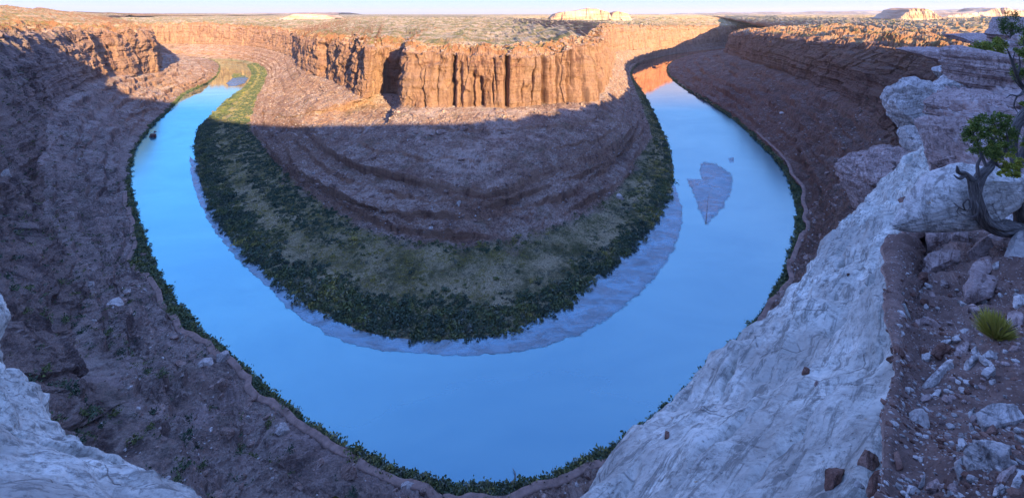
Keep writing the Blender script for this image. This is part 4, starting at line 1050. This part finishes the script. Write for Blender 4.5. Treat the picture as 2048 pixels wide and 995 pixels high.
# ------------------------------------------------------------------ rocks on the rim
def stand(name, label, cat, group, mat, tree, x, y, w, h, rot=0, thick=.6, seed=0, sub=4, flatz=False, sink=.25, **kw):
    """a stone lying on the ground seen at x, y with w by h picture size"""
    g = tree.ray_cast(Vector((0, 0, 0)), Vector(((x - 1024) / F, 1, -(y - HY) / F)).normalized())
    if g[0] is None: print('miss', label); return None
    p, nrm = g[0], g[1]
    if nrm.dot(p) > 0: nrm = -nrm
    Y = p.y; a = w / 2 * Y / F; b = h / 2 * Y / F
    nrm = (nrm * .5 + Vector((0, -.15, 1)).normalized()).normalized()
    # axes on the ground
    fy = Vector((p.x, p.y, 0)); fy = (fy - nrm * fy.dot(nrm)).normalized(); fx = Vector((1, 0, 0)); fx = (fx - nrm * fx.dot(nrm)).normalized()
    fore = max(abs(fy.z - p.z / p.y * fy.y), .35)
    ca, sa = math.cos(math.radians(rot)), math.sin(math.radians(rot))
    a /= math.hypot(ca, sa * fore); b /= math.hypot(sa, ca * fore)
    ax = fx * ca + fy * sa; ay = fy * ca - fx * sa
    c = min(a, b) * thick
    V, Fq = rock(seed, sub, dims=(a, b, c), **kw)
    M = Matrix((ax, ay, nrm)).transposed()
    W = V @ np.array(M).T
    o = put(name, W, Fq, mat, smooth_=False); o.location = p + nrm * c * (1 - sink * 2)
    return tag(o, label, cat, group)

S = lambda lab, x, y, w, h, rot, mat, seed, thick=.45, tree=None, **kw: stand('stone', lab, 'stone', 'stones on the dirt ledge', mat, tree or tF2, x, y, w, h, rot, thick, seed, **{**dict(sink=.34, box=5, cuts=7, amp=.10, rough=.025, sub=4), **kw})
S('long pale leaning slab pointing down left in the middle of the dirt ledge', 1882,750, 78,30, 52, M_WHITEF, 11, .35, sub=5)
S('narrow bone shaped pale stone just below the long pale slab', 1874,790, 14,36, -25, M_WHITEF, 12, .7)
S('pale tall pitted stone standing alone near the left edge of the ledge', 1838,848, 42,66, 0, M_WHITEF, 13, .6, pits=.1, sub=5)
S('big arched white boulder at the right picture edge', 2008,842, 96,42, 22, M_WHITEF, 14, .7, pits=.1, sub=5)
S('largest white boulder with a rough top in the lower right', 1984,928, 96,84, 20, M_WHITEF, 15, .7, pits=.1, sub=5)
S('wedge shaped white stone touching the largest white boulder', 1919,938, 26,46, 10, M_WHITEF, 16, .7)
S('grey triangular slab leaning on the largest white boulder', 2015,952, 26,44, -35, M_PINK, 17, .35)
S('tall pale slab standing in the bottom right corner', 2036,968, 20,52, -25, M_WHITEF, 18, .5)
S('upper half of the split flat pink slab', 1962,500, 50,48, 20, M_PINK, 19, .3, sub=5)
S('lower half of the split flat pink slab', 1962,540, 54,42, 10, M_PINK, 20, .3, sub=5)
S('small flat disc leaning beside the split pink slab', 1992,476, 34,26, 25, M_PINK, 21, .35)
S('upright grey fin of rock under the juniper root', 2012,462, 26,58, -18, M_WHITEF, 22, .5, strata=.03)
S('second thinner upright fin behind the grey fin', 2034,448, 16,44, -18, M_WHITEF, 23, .5)
S('knobbly white boulder at the right edge under the juniper', 2036,506, 46,66, -12, M_WHITEF, 24, .8, sub=5, box=3)
S('smooth brown boulder tucked under the tip of the big slab', 1880,478, 56,50, 0, M_PINK, 25, .8, box=3, sub=5)
S('second smooth brown boulder right of the first under the big slab', 1925,482, 44,40, 10, M_PINK, 26, .8, box=3, sub=5)
S('wide rounded rock shelf on the inner side of the hollow', 1890,528, 96,40, 12, M_PINK, 27, .7, box=3, sub=5, strata=.03)
S('cone shaped pink stone in the hollow', 1846,546, 26,28, 0, M_PINK, 28, .8)
S('squat grey stone right of the cone shaped stone', 1882,524, 20,22, 0, M_PINK, 29, .8)
S('dark lump below the cone shaped stone', 1852,562, 30,18, -10, M_RED, 30, .7)
S('large rounded pink outcrop above the yellow shrub', 1962,588, 92,66, 15, M_PINK, 31, .7, box=3, sub=5, pits=.06)
S('flat square block at the right edge beside the yellow shrub', 2036,650, 44,40, 0, M_PINK, 32, .5)
S('pale slab at the right edge above the square block', 2040,606, 36,22, 30, M_WHITEF, 33, .5)
S('pointed pink flake standing above the long pale slab', 1924,702, 24,38, -10, M_PINK, 34, .3)
S('oval pale stone with a hollow on its face', 1941,728, 26,44, -32, M_WHITEF, 35, .6, pits=.1)
S('crumbly pink rock above the long pale slab', 1882,704, 46,20, 18, M_RED, 36, .7, pits=.15)
S('pale flake left of the crumbly pink rock', 1852,714, 18,20, 0, M_WHITEF, 37, .6)
S('small white triangle on the ledge left edge', 1816,782, 14,18, 0, M_WHITEF, 38, .5)
S('purple flat stone left of the bone shaped stone', 1850,798, 26,16, 15, M_PINK, 39, .5)
S('forked pale stone right of the oval stone', 1985,716, 34,24, 38, M_WHITEF, 40, .5)
S('smooth grey pear shaped stone', 1977,750, 30,18, 0, M_WHITEF, 41, .6)
S('rounded white stone below the forked pale stone', 1985,765, 14,10, 0, M_WHITEF, 42, .6)
S('brown knob lying on the left rib of the ledge', 1794,925, 18,40, 12, M_RED, 43, .7)
S('pale egg shaped stone near the bottom of the ledge', 1845,965, 14,26, -10, M_WHITEF, 44, .7)
S('pinkish stone at the bottom centre of the ledge', 1866,978, 30,26, 20, M_PINK, 45, .6)
S('small pink stone right of the pinkish bottom stone', 1884,976, 16,16, 0, M_PINK, 46, .6)
S('pale polygonal stone right of the middle rib', 1926,890, 20,24, 0, M_WHITEF, 47, .5)
S('round grey cobble below the pale polygonal stone', 1919,900, 13,13, 0, M_WHITEF, 48, .8)
S('red cobble under the arched white boulder', 1986,868, 20,28, -30, M_RED, 49, .7)
S('dark grey upright stone left of the arched white boulder', 1946,846, 18,26, -20, M_PINK, 50, .6)
S('white jagged stone above the dark grey upright one', 1942,830, 14,24, -10, M_WHITEF, 51, .6)
S('white stone at the bottom edge left of the wedge', 1824,985, 34,20, 0, M_WHITEF, 52, .6)
S('pale stone at the bottom edge in the middle', 1905,985, 20,20, 0, M_WHITEF, 53, .6)
S('pale block at the bottom below the largest white boulder', 1999,988, 24,24, 0, M_WHITEF, 54, .7)
S('thin white stone near the middle of the dirt', 1893,686, 20,11, 25, M_WHITEF, 55, .5)
S('bluish flat stone beside the dirt hollow', 1926,665, 22,18, 35, M_WHITEF, 56, .4)
S('dark rounded rock in the hollow below the lump', 1848,648, 34,18, 5, M_PINK, 57, .6)
S('small white pebble in the hollow', 1852,616, 10,11, 20, M_WHITEF, 58, .7)
S('pale block left of the forked stone', 1949,703, 14,18, 0, M_WHITEF, 59, .6)
S('flat pale stone right of the split slab', 1993,530, 15,15, 0, M_WHITEF, 60, .5)
T = lambda lab, x, y, w, h, rot, mat, seed, thick=.6: stand('stone', lab, 'stone', 'stones on the pale dome', mat, tF1, x, y, w, h, rot, thick, seed, box=4, cuts=7, amp=.12, rough=.04)
T('large dark brown rock in the dirt pocket at the lower edge of the dome', 1672,965, 44,56, 0, M_RED, 70)
T('brown blocky rock above the dirt pocket of the dome', 1738,925, 44,48, 20, M_RED, 71)
T('dark sunken rock at the bottom of the dirt pocket', 1762,975, 60,38, 20, M_RED, 72)
T('small pale stone in the dirt pocket between the brown rocks', 1718,972, 22,13, 15, M_WHITEF, 73)
T('small dark red stone near the lower left edge of the dome', 1335,871, 12,17, -20, M_RED, 74)
T('round red stone in the middle of the dome', 1612,745, 18,14, 0, M_RED, 75)
T('dark flat stone on the upper right of the dome', 1790,697, 18,18, 0, M_RED, 76)
T('small black brown stone below the flat stone on the dome', 1782,722, 18,10, 10, M_RED, 77)
T('tiny red pebble high on the dome', 1697,549, 7,5, 0, M_RED, 78)
T('flat red flake on the dome beside the big slab', 1808,403, 20,14, 10, M_RED, 79, .3)
T('grey pebble on the dome below the round red stone', 1633,770, 10,10, 0, M_PINK, 80)
# dirt pocket under the brown rocks
small = []
for k in range(6):
    small.append(rock(300 + k, 2, 4.5, 5, .1, 1.6, (1, .75, .55), rough=.03))
rs = np.random.default_rng(5)
sm_labels = [('pale', M_WHITEF), ('pink', M_PINK), ('red brown', M_RED)]
proto_sm = {}
cnt = 0
for k in range(900):
    if cnt >= 200: break
    x, y = rs.uniform(1800, 2046), rs.uniform(560, 992)
    g = tF2.ray_cast(Vector((0, 0, 0)), Vector(((x - 1024) / F, 1, -(y - HY) / F)).normalized())
    if g[0] is None or g[2] is None: continue
    p = g[0]; sz_ = (4.0 + rs.pareto(2.2) * 3.2); sz_ = min(sz_, 13) * p.y / F
    wn_, m_ = sm_labels[rs.choice(3, p=[.4, .35, .25])]; pk = (rs.integers(0, 6), wn_)
    if pk in proto_sm: o = proto_sm[pk].copy(); C.objects.link(o)
    else: o = proto_sm[pk] = put('small_stone', *small[pk[0]], m_, smooth_=False)
    o.location = p + Vector((0, 0, sz_ * .18)); o.scale = (sz_,) * 3; o.rotation_euler = (rs.uniform(-.4, .4), rs.uniform(-.4, .4), rs.uniform(0, 6.28))
    tag(o, 'small loose %s stone lying in the dirt of the near ledge' % wn_, 'stone', 'small %s stones in the dirt' % wn_); cnt += 1
Pg, _, _ = scatter_pts(GF2, ((GF2[..., 1] < 8.5) & (GF2[..., 1] > 1.8)) * np.clip(3 / GF2[..., 1], 0, 1) ** 1.5 * (.3 + (fbm(GF2 / .8, 3) > 0)), 7000, rs)
sg = np.clip(.006 + rs.pareto(2.5, len(Pg)) * .007, .006, .035)
sel = rs.random(len(Pg)) < .4
gp = [rock(320 + k, 1, 4, 3, .1, 1.6, (1, .8, .6)) for k in range(4)]
tag(merged('pale_gravel', gp, Pg[sel], sg[sel], rs.random(sel.sum()), M_WHITEF, sink=-.2), 'pale gravel spilled over the dirt ledge', 'gravel', kind='stuff')
tag(merged('red_gravel', gp, Pg[~sel], sg[~sel], rs.random((~sel).sum()), M_RED, sink=-.2), 'red brown gravel spilled over the dirt ledge', 'gravel', kind='stuff')

# big rocks of the rim, placed by centre, size and tilt
def big(name, label, mat, x, y, Y, w, h, depth, rot, seed, cat='rock', group=None, yaw=0, **kw):
    c = pY(x, y, Y); a, b = w / 2 * Y / F, h / 2 * Y / F
    tp = kw.pop('taper', None)
    V, Fq = rock(seed, 6, dims=(a, depth, b), **{**dict(box=4, cuts=5, amp=.12, rough=.03), **kw})
    if tp: V = V * np.stack([V[:, 0] * 0 + 1] + [np.interp(V[:, 0] / a, [-1, -.5, 0, 1], tp)] * 2, -1)
    o = put(name, V, Fq, mat, smooth_=False); o.location = c
    o.rotation_euler = (0, math.radians(-rot), math.radians(yaw))
    return tag(o, label, cat, group)
big('rock_slab', 'long pale layered slab jutting left under the twisted juniper', M_SLAB, 1908,400, 8.3, 268,104, .5, 25, 601, strata=.03, box=3.0, cuts=1, freq=2.6, amp=.05, rough=.014, taper=(.20, .66, 1.0, .9))
big('overhanging_boulder', 'big pale overhanging boulder with a brown hollow beneath', M_WHITEF, 1862,212, 29, 112,106, 2.6, 24, 602, strata=.05, pits=.12, box=3, amp=.14)
big('boulder', 'small pale cap rock left of the pair above the overhanging boulder', M_WHITEF, 1898,146, 31, 54,24, 1.4, 12, 603, 'boulder', strata=.04, box=3)
big('boulder', 'longer pale cap rock sloping down left above the overhanging boulder', M_WHITEF, 1922,162, 29, 92,26, 1.3, 17, 604, 'boulder', strata=.04, box=3)
big('boulder', 'pale round block wedged between the overhanging boulder and the dome', M_WHITEF, 1846,282, 26.5, 46,50, 1.3, 0, 605, 'boulder', pits=.16, box=3.4)
big('rock_outcrop', 'weathered tan outcrop with dark hollows left of the dome top', M_PINK, 1788,366, 28.5, 124,124, 3.4, 24, 606, 'outcrop', strata=.07, pits=.14, box=3.4, freq=2.6)
big('rock_outcrop', 'narrow tan buttress dropping below the weathered outcrop', M_PINK, 1734,396, 29, 44,100, 1.8, 18, 607, 'outcrop', strata=.04, pits=.1, box=3.4)
big('rock_block', 'large pinkish flat topped block at the right edge behind the juniper', M_PINK, 2030,142, 22, 150,100, 2.6, 6, 608, 'rock', strata=.07, box=5, cuts=4, amp=.07)
big('rock_shelf', 'long pink and white shelf sloping down left below the flat topped block', M_PINK, 1990,222, 18.5, 170,70, 2.0, 12, 609, 'rock', strata=.09, box=4, freq=2.4)
big('rock_block', 'tall smooth pinkish rock face left of the juniper crown', M_PINK, 1922,312, 15.0, 120,140, 1.6, 24, 610, 'rock', strata=.03, box=4)
big('rock_shelf', 'flat pale shelf with a shadowed undercut beyond the cap rocks', M_PINK, 1905,112, 62, 96,26, 7, 4, 611, 'rock', strata=.08, box=5)
big('rock_outcrop', 'brown ledge of broken rock beyond the sunlit bush', M_PINK, 2000,78, 60, 110,30, 8, 14, 612, 'outcrop', strata=.09, box=4)
big('rock_outcrop', 'dark tilted ledge at the upper right edge of the picture', M_PINK, 2052,66, 46, 74,52, 5, 22, 613, 'outcrop', strata=.09, box=4)

# ------------------------------------------------------------------ juniper
def bark_material():
    n = NT('weathered wood'); 
    u = n.attr('along'); v = n.attr('round')
    cb = n.t.nodes.new('ShaderNodeCombineXYZ'); n.l(n.math('MULTIPLY', u, 2.0), cb.inputs[0]); n.l(n.math('MULTIPLY', v, 9.0), cb.inputs[1])
    a = n.noise(cb.outputs[0], 2.2, 8, .7)
    return n.done(n.ramp(a, [(0.32, (0.035, 0.03, 0.03)), (0.48, (0.15, 0.14, 0.14)), (0.64, (0.36, 0.34, 0.33))]), n.bump(a, 1.0, .03))
M_BARK = bark_material()
def tube(pts, rad, nseg=28, sub=10, twist=1.6, ridge=.18, seed=0):
    P = np.array(pts, float)[:, None, :]; L, u = hermite(P, [sub] * (len(P) - 1)); c = L[:, 0]
    R = np.interp(u, np.arange(len(rad)), rad)
    t = np.gradient(c, axis=0); t /= np.linalg.norm(t, axis=1)[:, None] + 1e-9
    ref = np.array([.3, .9, .2]); a = np.cross(t, ref); a /= np.linalg.norm(a, axis=1)[:, None]; b = np.cross(t, a)
    s = np.concatenate([[0], np.cumsum(np.linalg.norm(np.diff(c, axis=0), axis=1))])
    th = np.linspace(0, 2 * math.pi, nseg + 1)[None] ; rr = R[:, None] * (1 + ridge * np.sin(5 * th + s[:, None] * twist * 4 + seed) * .6 + ridge * np.sin(11 * th + s[:, None] * twist * 6 + 2 * seed) * .5 + .12 * np.sin(2 * th + s[:, None] * 3 + seed))
    V = c[:, None] + rr[..., None] * (np.cos(th)[..., None] * a[:, None] + np.sin(th)[..., None] * b[:, None])
    al = np.broadcast_to(s[:, None], V.shape[:2]); ro = np.broadcast_to(np.abs(th / math.pi - 1) + 0 * al, V.shape[:2]) + al * .25
    return V.reshape(-1, 3), gridfaces(len(c), nseg + 1), al.ravel(), ro.ravel()
def wood(name, parts, parent, loc):
    Vs, Fs, A1, A2, off = [], [], [], [], 0
    for pts, rad, kw in parts:
        V, Fq, al, ro = tube(pts, rad, **kw); Vs.append(V - loc); Fs.append(Fq + off); off += len(V); A1.append(al); A2.append(ro)
    return put(name, np.concatenate(Vs), np.concatenate(Fs), M_BARK, parent, attrs={'along': np.concatenate(A1), 'round': np.concatenate(A2)})
def pts(l, Y0):
    return [pY(a, b, (c if c else Y0) * .86) for a, b, c in l]
def rad(l, Y): return [r * Y * .54 / F for r in l]
def crown(name, centres, n, leaf, tint, parent, loc, seed):
    r = np.random.default_rng(seed); Vs = []; Ts = []
    for (c, s, w) in centres:
        m = int(n * w); s = s * .88
        sub = r.normal(size=(max(6, m // 55), 3)); sub /= np.linalg.norm(sub, axis=1)[:, None]; sub *= r.uniform(.25, 1, (len(sub), 1)) ** .5 * s
        k = r.integers(0, len(sub), m); ctr = np.array(c) + sub[k] * [1.25, 1.1, 1.1] + r.normal(size=(m, 3)) * s * .15
        d = r.normal(size=(m, 3)) * .8 + sub[k] / s * .9 + [0, 0, .5]; d /= np.linalg.norm(d, axis=1)[:, None]
        b = np.cross(d, r.normal(size=(m, 3))); b /= np.linalg.norm(b, axis=1)[:, None]
        l = leaf * r.uniform(.6, 1.5, (m, 1))
        Vs.append(np.stack([ctr, ctr + d * l * .5 + b * l * .22, ctr + d * l, ctr + d * l * .5 - b * l * .22], 1).reshape(-1, 3)); Ts.append(np.repeat(np.clip(tint + r.normal(size=m) * .16 + r.normal(size=len(sub))[k] * .15, 0, 1), 4))
    V = np.concatenate(Vs) - loc
    return put(name, V, np.arange(len(V)).reshape(-1, 4), M_NEEDLE, parent, smooth_=False, attrs={'tint': np.concatenate(Ts)})
def thing(name, label, cat, loc, group=None):
    o = bpy.data.objects.new(name, None); C.objects.link(o); o.location = loc; return tag(o, label, cat, group)

loc = pY(2048, 470, 8.1)
jt = thing('juniper_tree', 'twisted grey juniper with a bushy green crown growing over the long pale slab', 'tree', loc)
wood('trunk', [(pts([(2120,500,9.9),(2070,478,9.6),(2030,458,9.4),(1992,456,9.2),(1966,440,9.1),(1955,412,9.0),(1949,384,9.0),(1944,360,9.0)], 9), rad([38,30,24,20,18,15,13,11], 9.2), dict(nseg=40, sub=14, seed=1)),
               (pts([(1950,385,9),(1962,352,9.05),(1978,336,9.1),(1988,322,9.2)], 9), rad([12,11,9,6], 9.1), dict(nseg=24, sub=10, seed=2)),
               (pts([(2060,470,9.5),(2044,430,9.45),(2040,395,9.4),(2046,360,9.4)], 9), rad([24,17,13,10], 9.4), dict(nseg=30, sub=10, seed=3))], jt, loc)
for k, (l, rr_) in enumerate([([(1988,322,9.2),(1993,300,9.3),(1984,275,9.3),(1975,255,9.3)], [6,5,3.5,1.5]), ([(1988,322,9.2),(2006,308,9.25),(2016,285,9.3),(2012,262,9.3)], [5,4,3,1.2]),
                              ([(1944,360,9),(1928,346,9),(1918,345,8.95),(1914,332,8.9)], [9,7,6,2]), ([(1930,350,9),(1916,356,8.9),(1908,350,8.9)], [6,4,1.5]), ([(1958,352,9),(1955,330,9),(1962,312,9),(1958,300,9)], [6,4,3,1.2]),
                              ([(1988,322,9.2),(2000,335,9.1),(2014,340,9.0),(2028,352,8.9)], [5,3.5,2.5,1]), ([(1975,340,9.1),(1960,300,9.2),(1950,275,9.25),(1945,262,9.3)], [5,3.5,2.4,1])]):
    wood('branch', [(pts(l, 9), rad(rr_, 9.1), dict(nseg=12, sub=8, seed=k, ridge=.1))], jt, loc)
crown('crown', [(pY(1952,270,8.00), 0.181, .75), (pY(1985,250,8.08), 0.206, .9), (pY(2008,272,8.08), 0.189, .8), (pY(1968,298,7.91), 0.189, .8), (pY(2000,300,8.00), 0.172, .7), (pY(1940,252,8.00), 0.103, .3), (pY(2004,236,8.08), 0.103, .3)], 2100, .036, .42, jt, loc, 3)
crown('foliage', [(pY(2018,322,7.74), 0.138, .45), (pY(2032,340,7.65), 0.112, .35), (pY(2010,350,7.65), 0.069, .15)], 2200, .036, .95, jt, loc, 4)  # low clump: its sunlit yellow is put into the leaf tint

loc = pY(2075, 430, 8.6)
jt2 = thing('juniper_tree', 'dark upright juniper trunk at the right picture edge with green clumps hanging into view', 'tree', loc)
wood('trunk', [(pts([(2095,470,10.1),(2062,410,10),(2040,370,9.9),(2030,330,9.8),(2026,290,9.8),(2032,255,9.8),(2052,225,9.8),(2085,190,9.8),(2110,100,9.8)], 10), rad([26,20,13,10,10,11,11,10,7], 9.9), dict(nseg=34, sub=12, seed=6)),
               (pts([(2030,335,9.8),(2046,310,9.9),(2056,270,9.9),(2062,230,9.9)], 10), rad([10,9,8,7], 9.9), dict(nseg=24, sub=10, seed=7))], jt2, loc)
for k, (l, rr_) in enumerate([([(2058,185,9.8),(2040,165,9.7),(2030,140,9.6),(2024,122,9.6),(2014,98,9.5)], [6,4.5,4,3,1]), ([(2030,142,9.6),(2026,120,9.6),(2030,104,9.6)], [3,2,.8]), ([(2034,150,9.6),(2040,128,9.6),(2038,112,9.6)], [3,2,.8]),
                              ([(2060,150,9.7),(2050,178,9.6),(2034,192,9.5),(2022,190,9.5),(2012,196,9.5)], [4,3.6,3,2,1]), ([(2034,192,9.5),(2028,212,9.5),(2036,226,9.5)], [2.4,1.8,.8]), ([(2046,180,9.6),(2030,160,9.5),(2026,150,9.5)], [2.4,1.6,.7]),
                              ([(2060,120,9.7),(2050,100,9.7),(2046,80,9.7)], [3,2,1])]):
    wood('branch', [(pts(l, 9.7), rad(rr_, 9.6), dict(nseg=10, sub=8, seed=k, ridge=.1))], jt2, loc)
crown('crown', [(pY(2050,105,8.34), 0.120, .4), (pY(2050,148,8.34), 0.172, .6), (pY(2066,150,8.34), 0.215, .8), (pY(2062,75,8.34), 0.155, .5), (pY(2058,215,8.43), 0.120, .4), (pY(2062,290,8.43), 0.138, .4), (pY(2075,100,8.43), 0.258, .9)], 2000, .036, .6, jt2, loc, 5)

loc = pY(1940, 425, 7.5)
tw = thing('dead_twigs', 'curled bare twigs hanging below the juniper trunk in front of the slab', 'twigs', loc)
for k, (l, rr_) in enumerate([([(1908,406,8.8),(1918,414,8.7),(1930,420,8.7),(1944,420,8.6)], [2.5,2.2,2,1.5]), ([(1930,420,8.7),(1928,405,8.6),(1936,398,8.6),(1940,412,8.6),(1934,424,8.6)], [2,1.8,1.8,1.6,1.2]),
                              ([(1922,426,8.7),(1938,433,8.6),(1952,430,8.6),(1957,415,8.6),(1952,402,8.7)], [2,2.2,2.2,2,1.5]), ([(1918,414,8.7),(1914,424,8.7),(1920,430,8.7)], [2,1.4,.8]), ([(1944,420,8.6),(1938,408,8.6),(1940,400,8.6)], [1.6,1.4,.9])]):
    wood('twig', [(pts(l, 8.7), rad(rr_, 8.7), dict(nseg=8, sub=8, seed=k, ridge=.05))], tw, loc)

M_YELLOW = foliage_material('yellow shrub leaves', [(0.0, (0.22, 0.26, 0.06)), (0.6, (0.58, 0.54, 0.10)), (1.0, (0.75, 0.68, 0.20))])
# yellow green shrub on the ledge
g = hit(tF2, 1990, 676); base = np.array(g[0])
sb = thing('rabbitbrush_shrub', 'yellow green wiry shrub growing from the dirt ledge', 'shrub', base)
def blades(n, R, H, mat, parent, seed, tint, w=.006, name='foliage'):
    r = np.random.default_rng(seed); th = r.uniform(0, 6.28, n); el = r.uniform(.25, 1.5, n)
    d = np.stack([np.cos(th) * np.cos(el), np.sin(th) * np.cos(el), np.sin(el)], -1); L_ = r.uniform(.5, 1, n)[:, None]
    st = np.stack([np.cos(th), np.sin(th), th * 0], -1) * r.uniform(0, .3, (n, 1)) * R
    b = np.cross(d, r.normal(size=(n, 3))); b /= np.linalg.norm(b, axis=1)[:, None]
    mid = st + d * [R * .8, R * .8, H] * L_ * .55; tip = st + d * [R, R, H] * L_ + [0, 0, .02]
    s0 = st + d * [R, R, H] * L_ * .15
    V = np.stack([s0, mid + b * w, tip, mid - b * w], 1).reshape(-1, 3)
    return put(name, V, np.arange(4 * n).reshape(-1, 4), mat, parent, smooth_=False, attrs={'tint': np.repeat(np.clip(tint + r.normal(size=n) * .15, 0, 1), 4)})
blades(1300, .20, .34, M_YELLOW, sb, 1, .6, .005)
st_ = []
for k in range(9):
    a = k * .7; st_.append(([np.array(base) - [0, 0, .02], np.array(base) + [.08 * math.cos(a), .08 * math.sin(a), .12], np.array(base) + [.18 * math.cos(a), .18 * math.sin(a), .24]], [.008, .006, .003], dict(nseg=6, sub=4, seed=k, ridge=0)))
wood('stem', st_, sb, base)

# sunlit bushes beyond the flat topped block
for (cx, cy, Y, sc_, lab, seed, clumps) in ((1960,112,25,1.0,'bright green bush behind the left end of the flat topped block', 8, [(1935,122,.9),(1955,112,.8),(1975,98,.75),(1990,90,.6),(1945,132,.8),(1965,126,.7)]),
                                        (2022,48,44,1.0,'dark small juniper on the skyline at the upper right', 9, [(2022,44,.8),(2026,54,.9),(2020,60,.7)])):
    loc = pY(cx, cy + 28, Y); b_ = thing('desert_bush', lab, 'bush', loc)
    crown('crown', [(pY(x, y, Y), r_ * Y / 33, .8) for x, y, r_ in clumps], 1500, .12, .75 if seed == 8 else .2, b_, loc, seed)
    wood('trunk', [([loc - [0, 0, .8], loc + [.1, 0, .6], np.array(pY(clumps[0][0], clumps[0][1], Y))], [.14, .1, .05], dict(nseg=10, sub=6, seed=seed)),
                   ([loc + [0, 0, -.2], np.array(pY(clumps[-1][0], clumps[-1][1], Y))], [.1, .04], dict(nseg=10, sub=6, seed=seed))], b_, loc)
# driftwood snag in the river near the lower edge
loc = px(1028, 960, WZ); dw = thing('driftwood_log', 'dark driftwood snag lying in the river near the bottom hedge', 'log', loc)
wood('trunk', [([loc + [-1.2, -1.2, -.1], loc + [.2, 0, .35], loc + [.6, 2.0, .5], loc + [-.6, 4.4, .7]], [.55, .45, .28, .08], dict(nseg=10, sub=6, seed=2))], dw, loc)

# ------------------------------------------------------------------ the air
def haze():
    x, y0, y1, z0, z1 = 42000., -12000., 92000., -330., 700.
    V = [(-x, y0, z0), (x, y0, z0), (x, y1, z0), (-x, y1, z0), (-x, y0, z1), (x, y0, z1), (x, y1, z1), (-x, y1, z1)]
    m = bpy.data.materials.new('air'); m.use_nodes = True; t = m.node_tree; t.nodes.clear()
    o_ = t.nodes.new('ShaderNodeOutputMaterial'); v = t.nodes.new('ShaderNodeVolumePrincipled')
    v.inputs['Density'].default_value = HAZE; v.inputs['Color'].default_value = (.86, .92, 1.0, 1); v.inputs['Anisotropy'].default_value = 0.1
    t.links.new(v.outputs[0], o_.inputs['Volume'])
    o = put('haze', V, [(0, 3, 2, 1), (4, 5, 6, 7), (0, 1, 5, 4), (1, 2, 6, 5), (2, 3, 7, 6), (3, 0, 4, 7)], m, smooth_=False)
    tag(o, 'thin pale air softening the far plateau and mountains', 'haze', kind='stuff')
HAZE = 2.0e-5
haze()
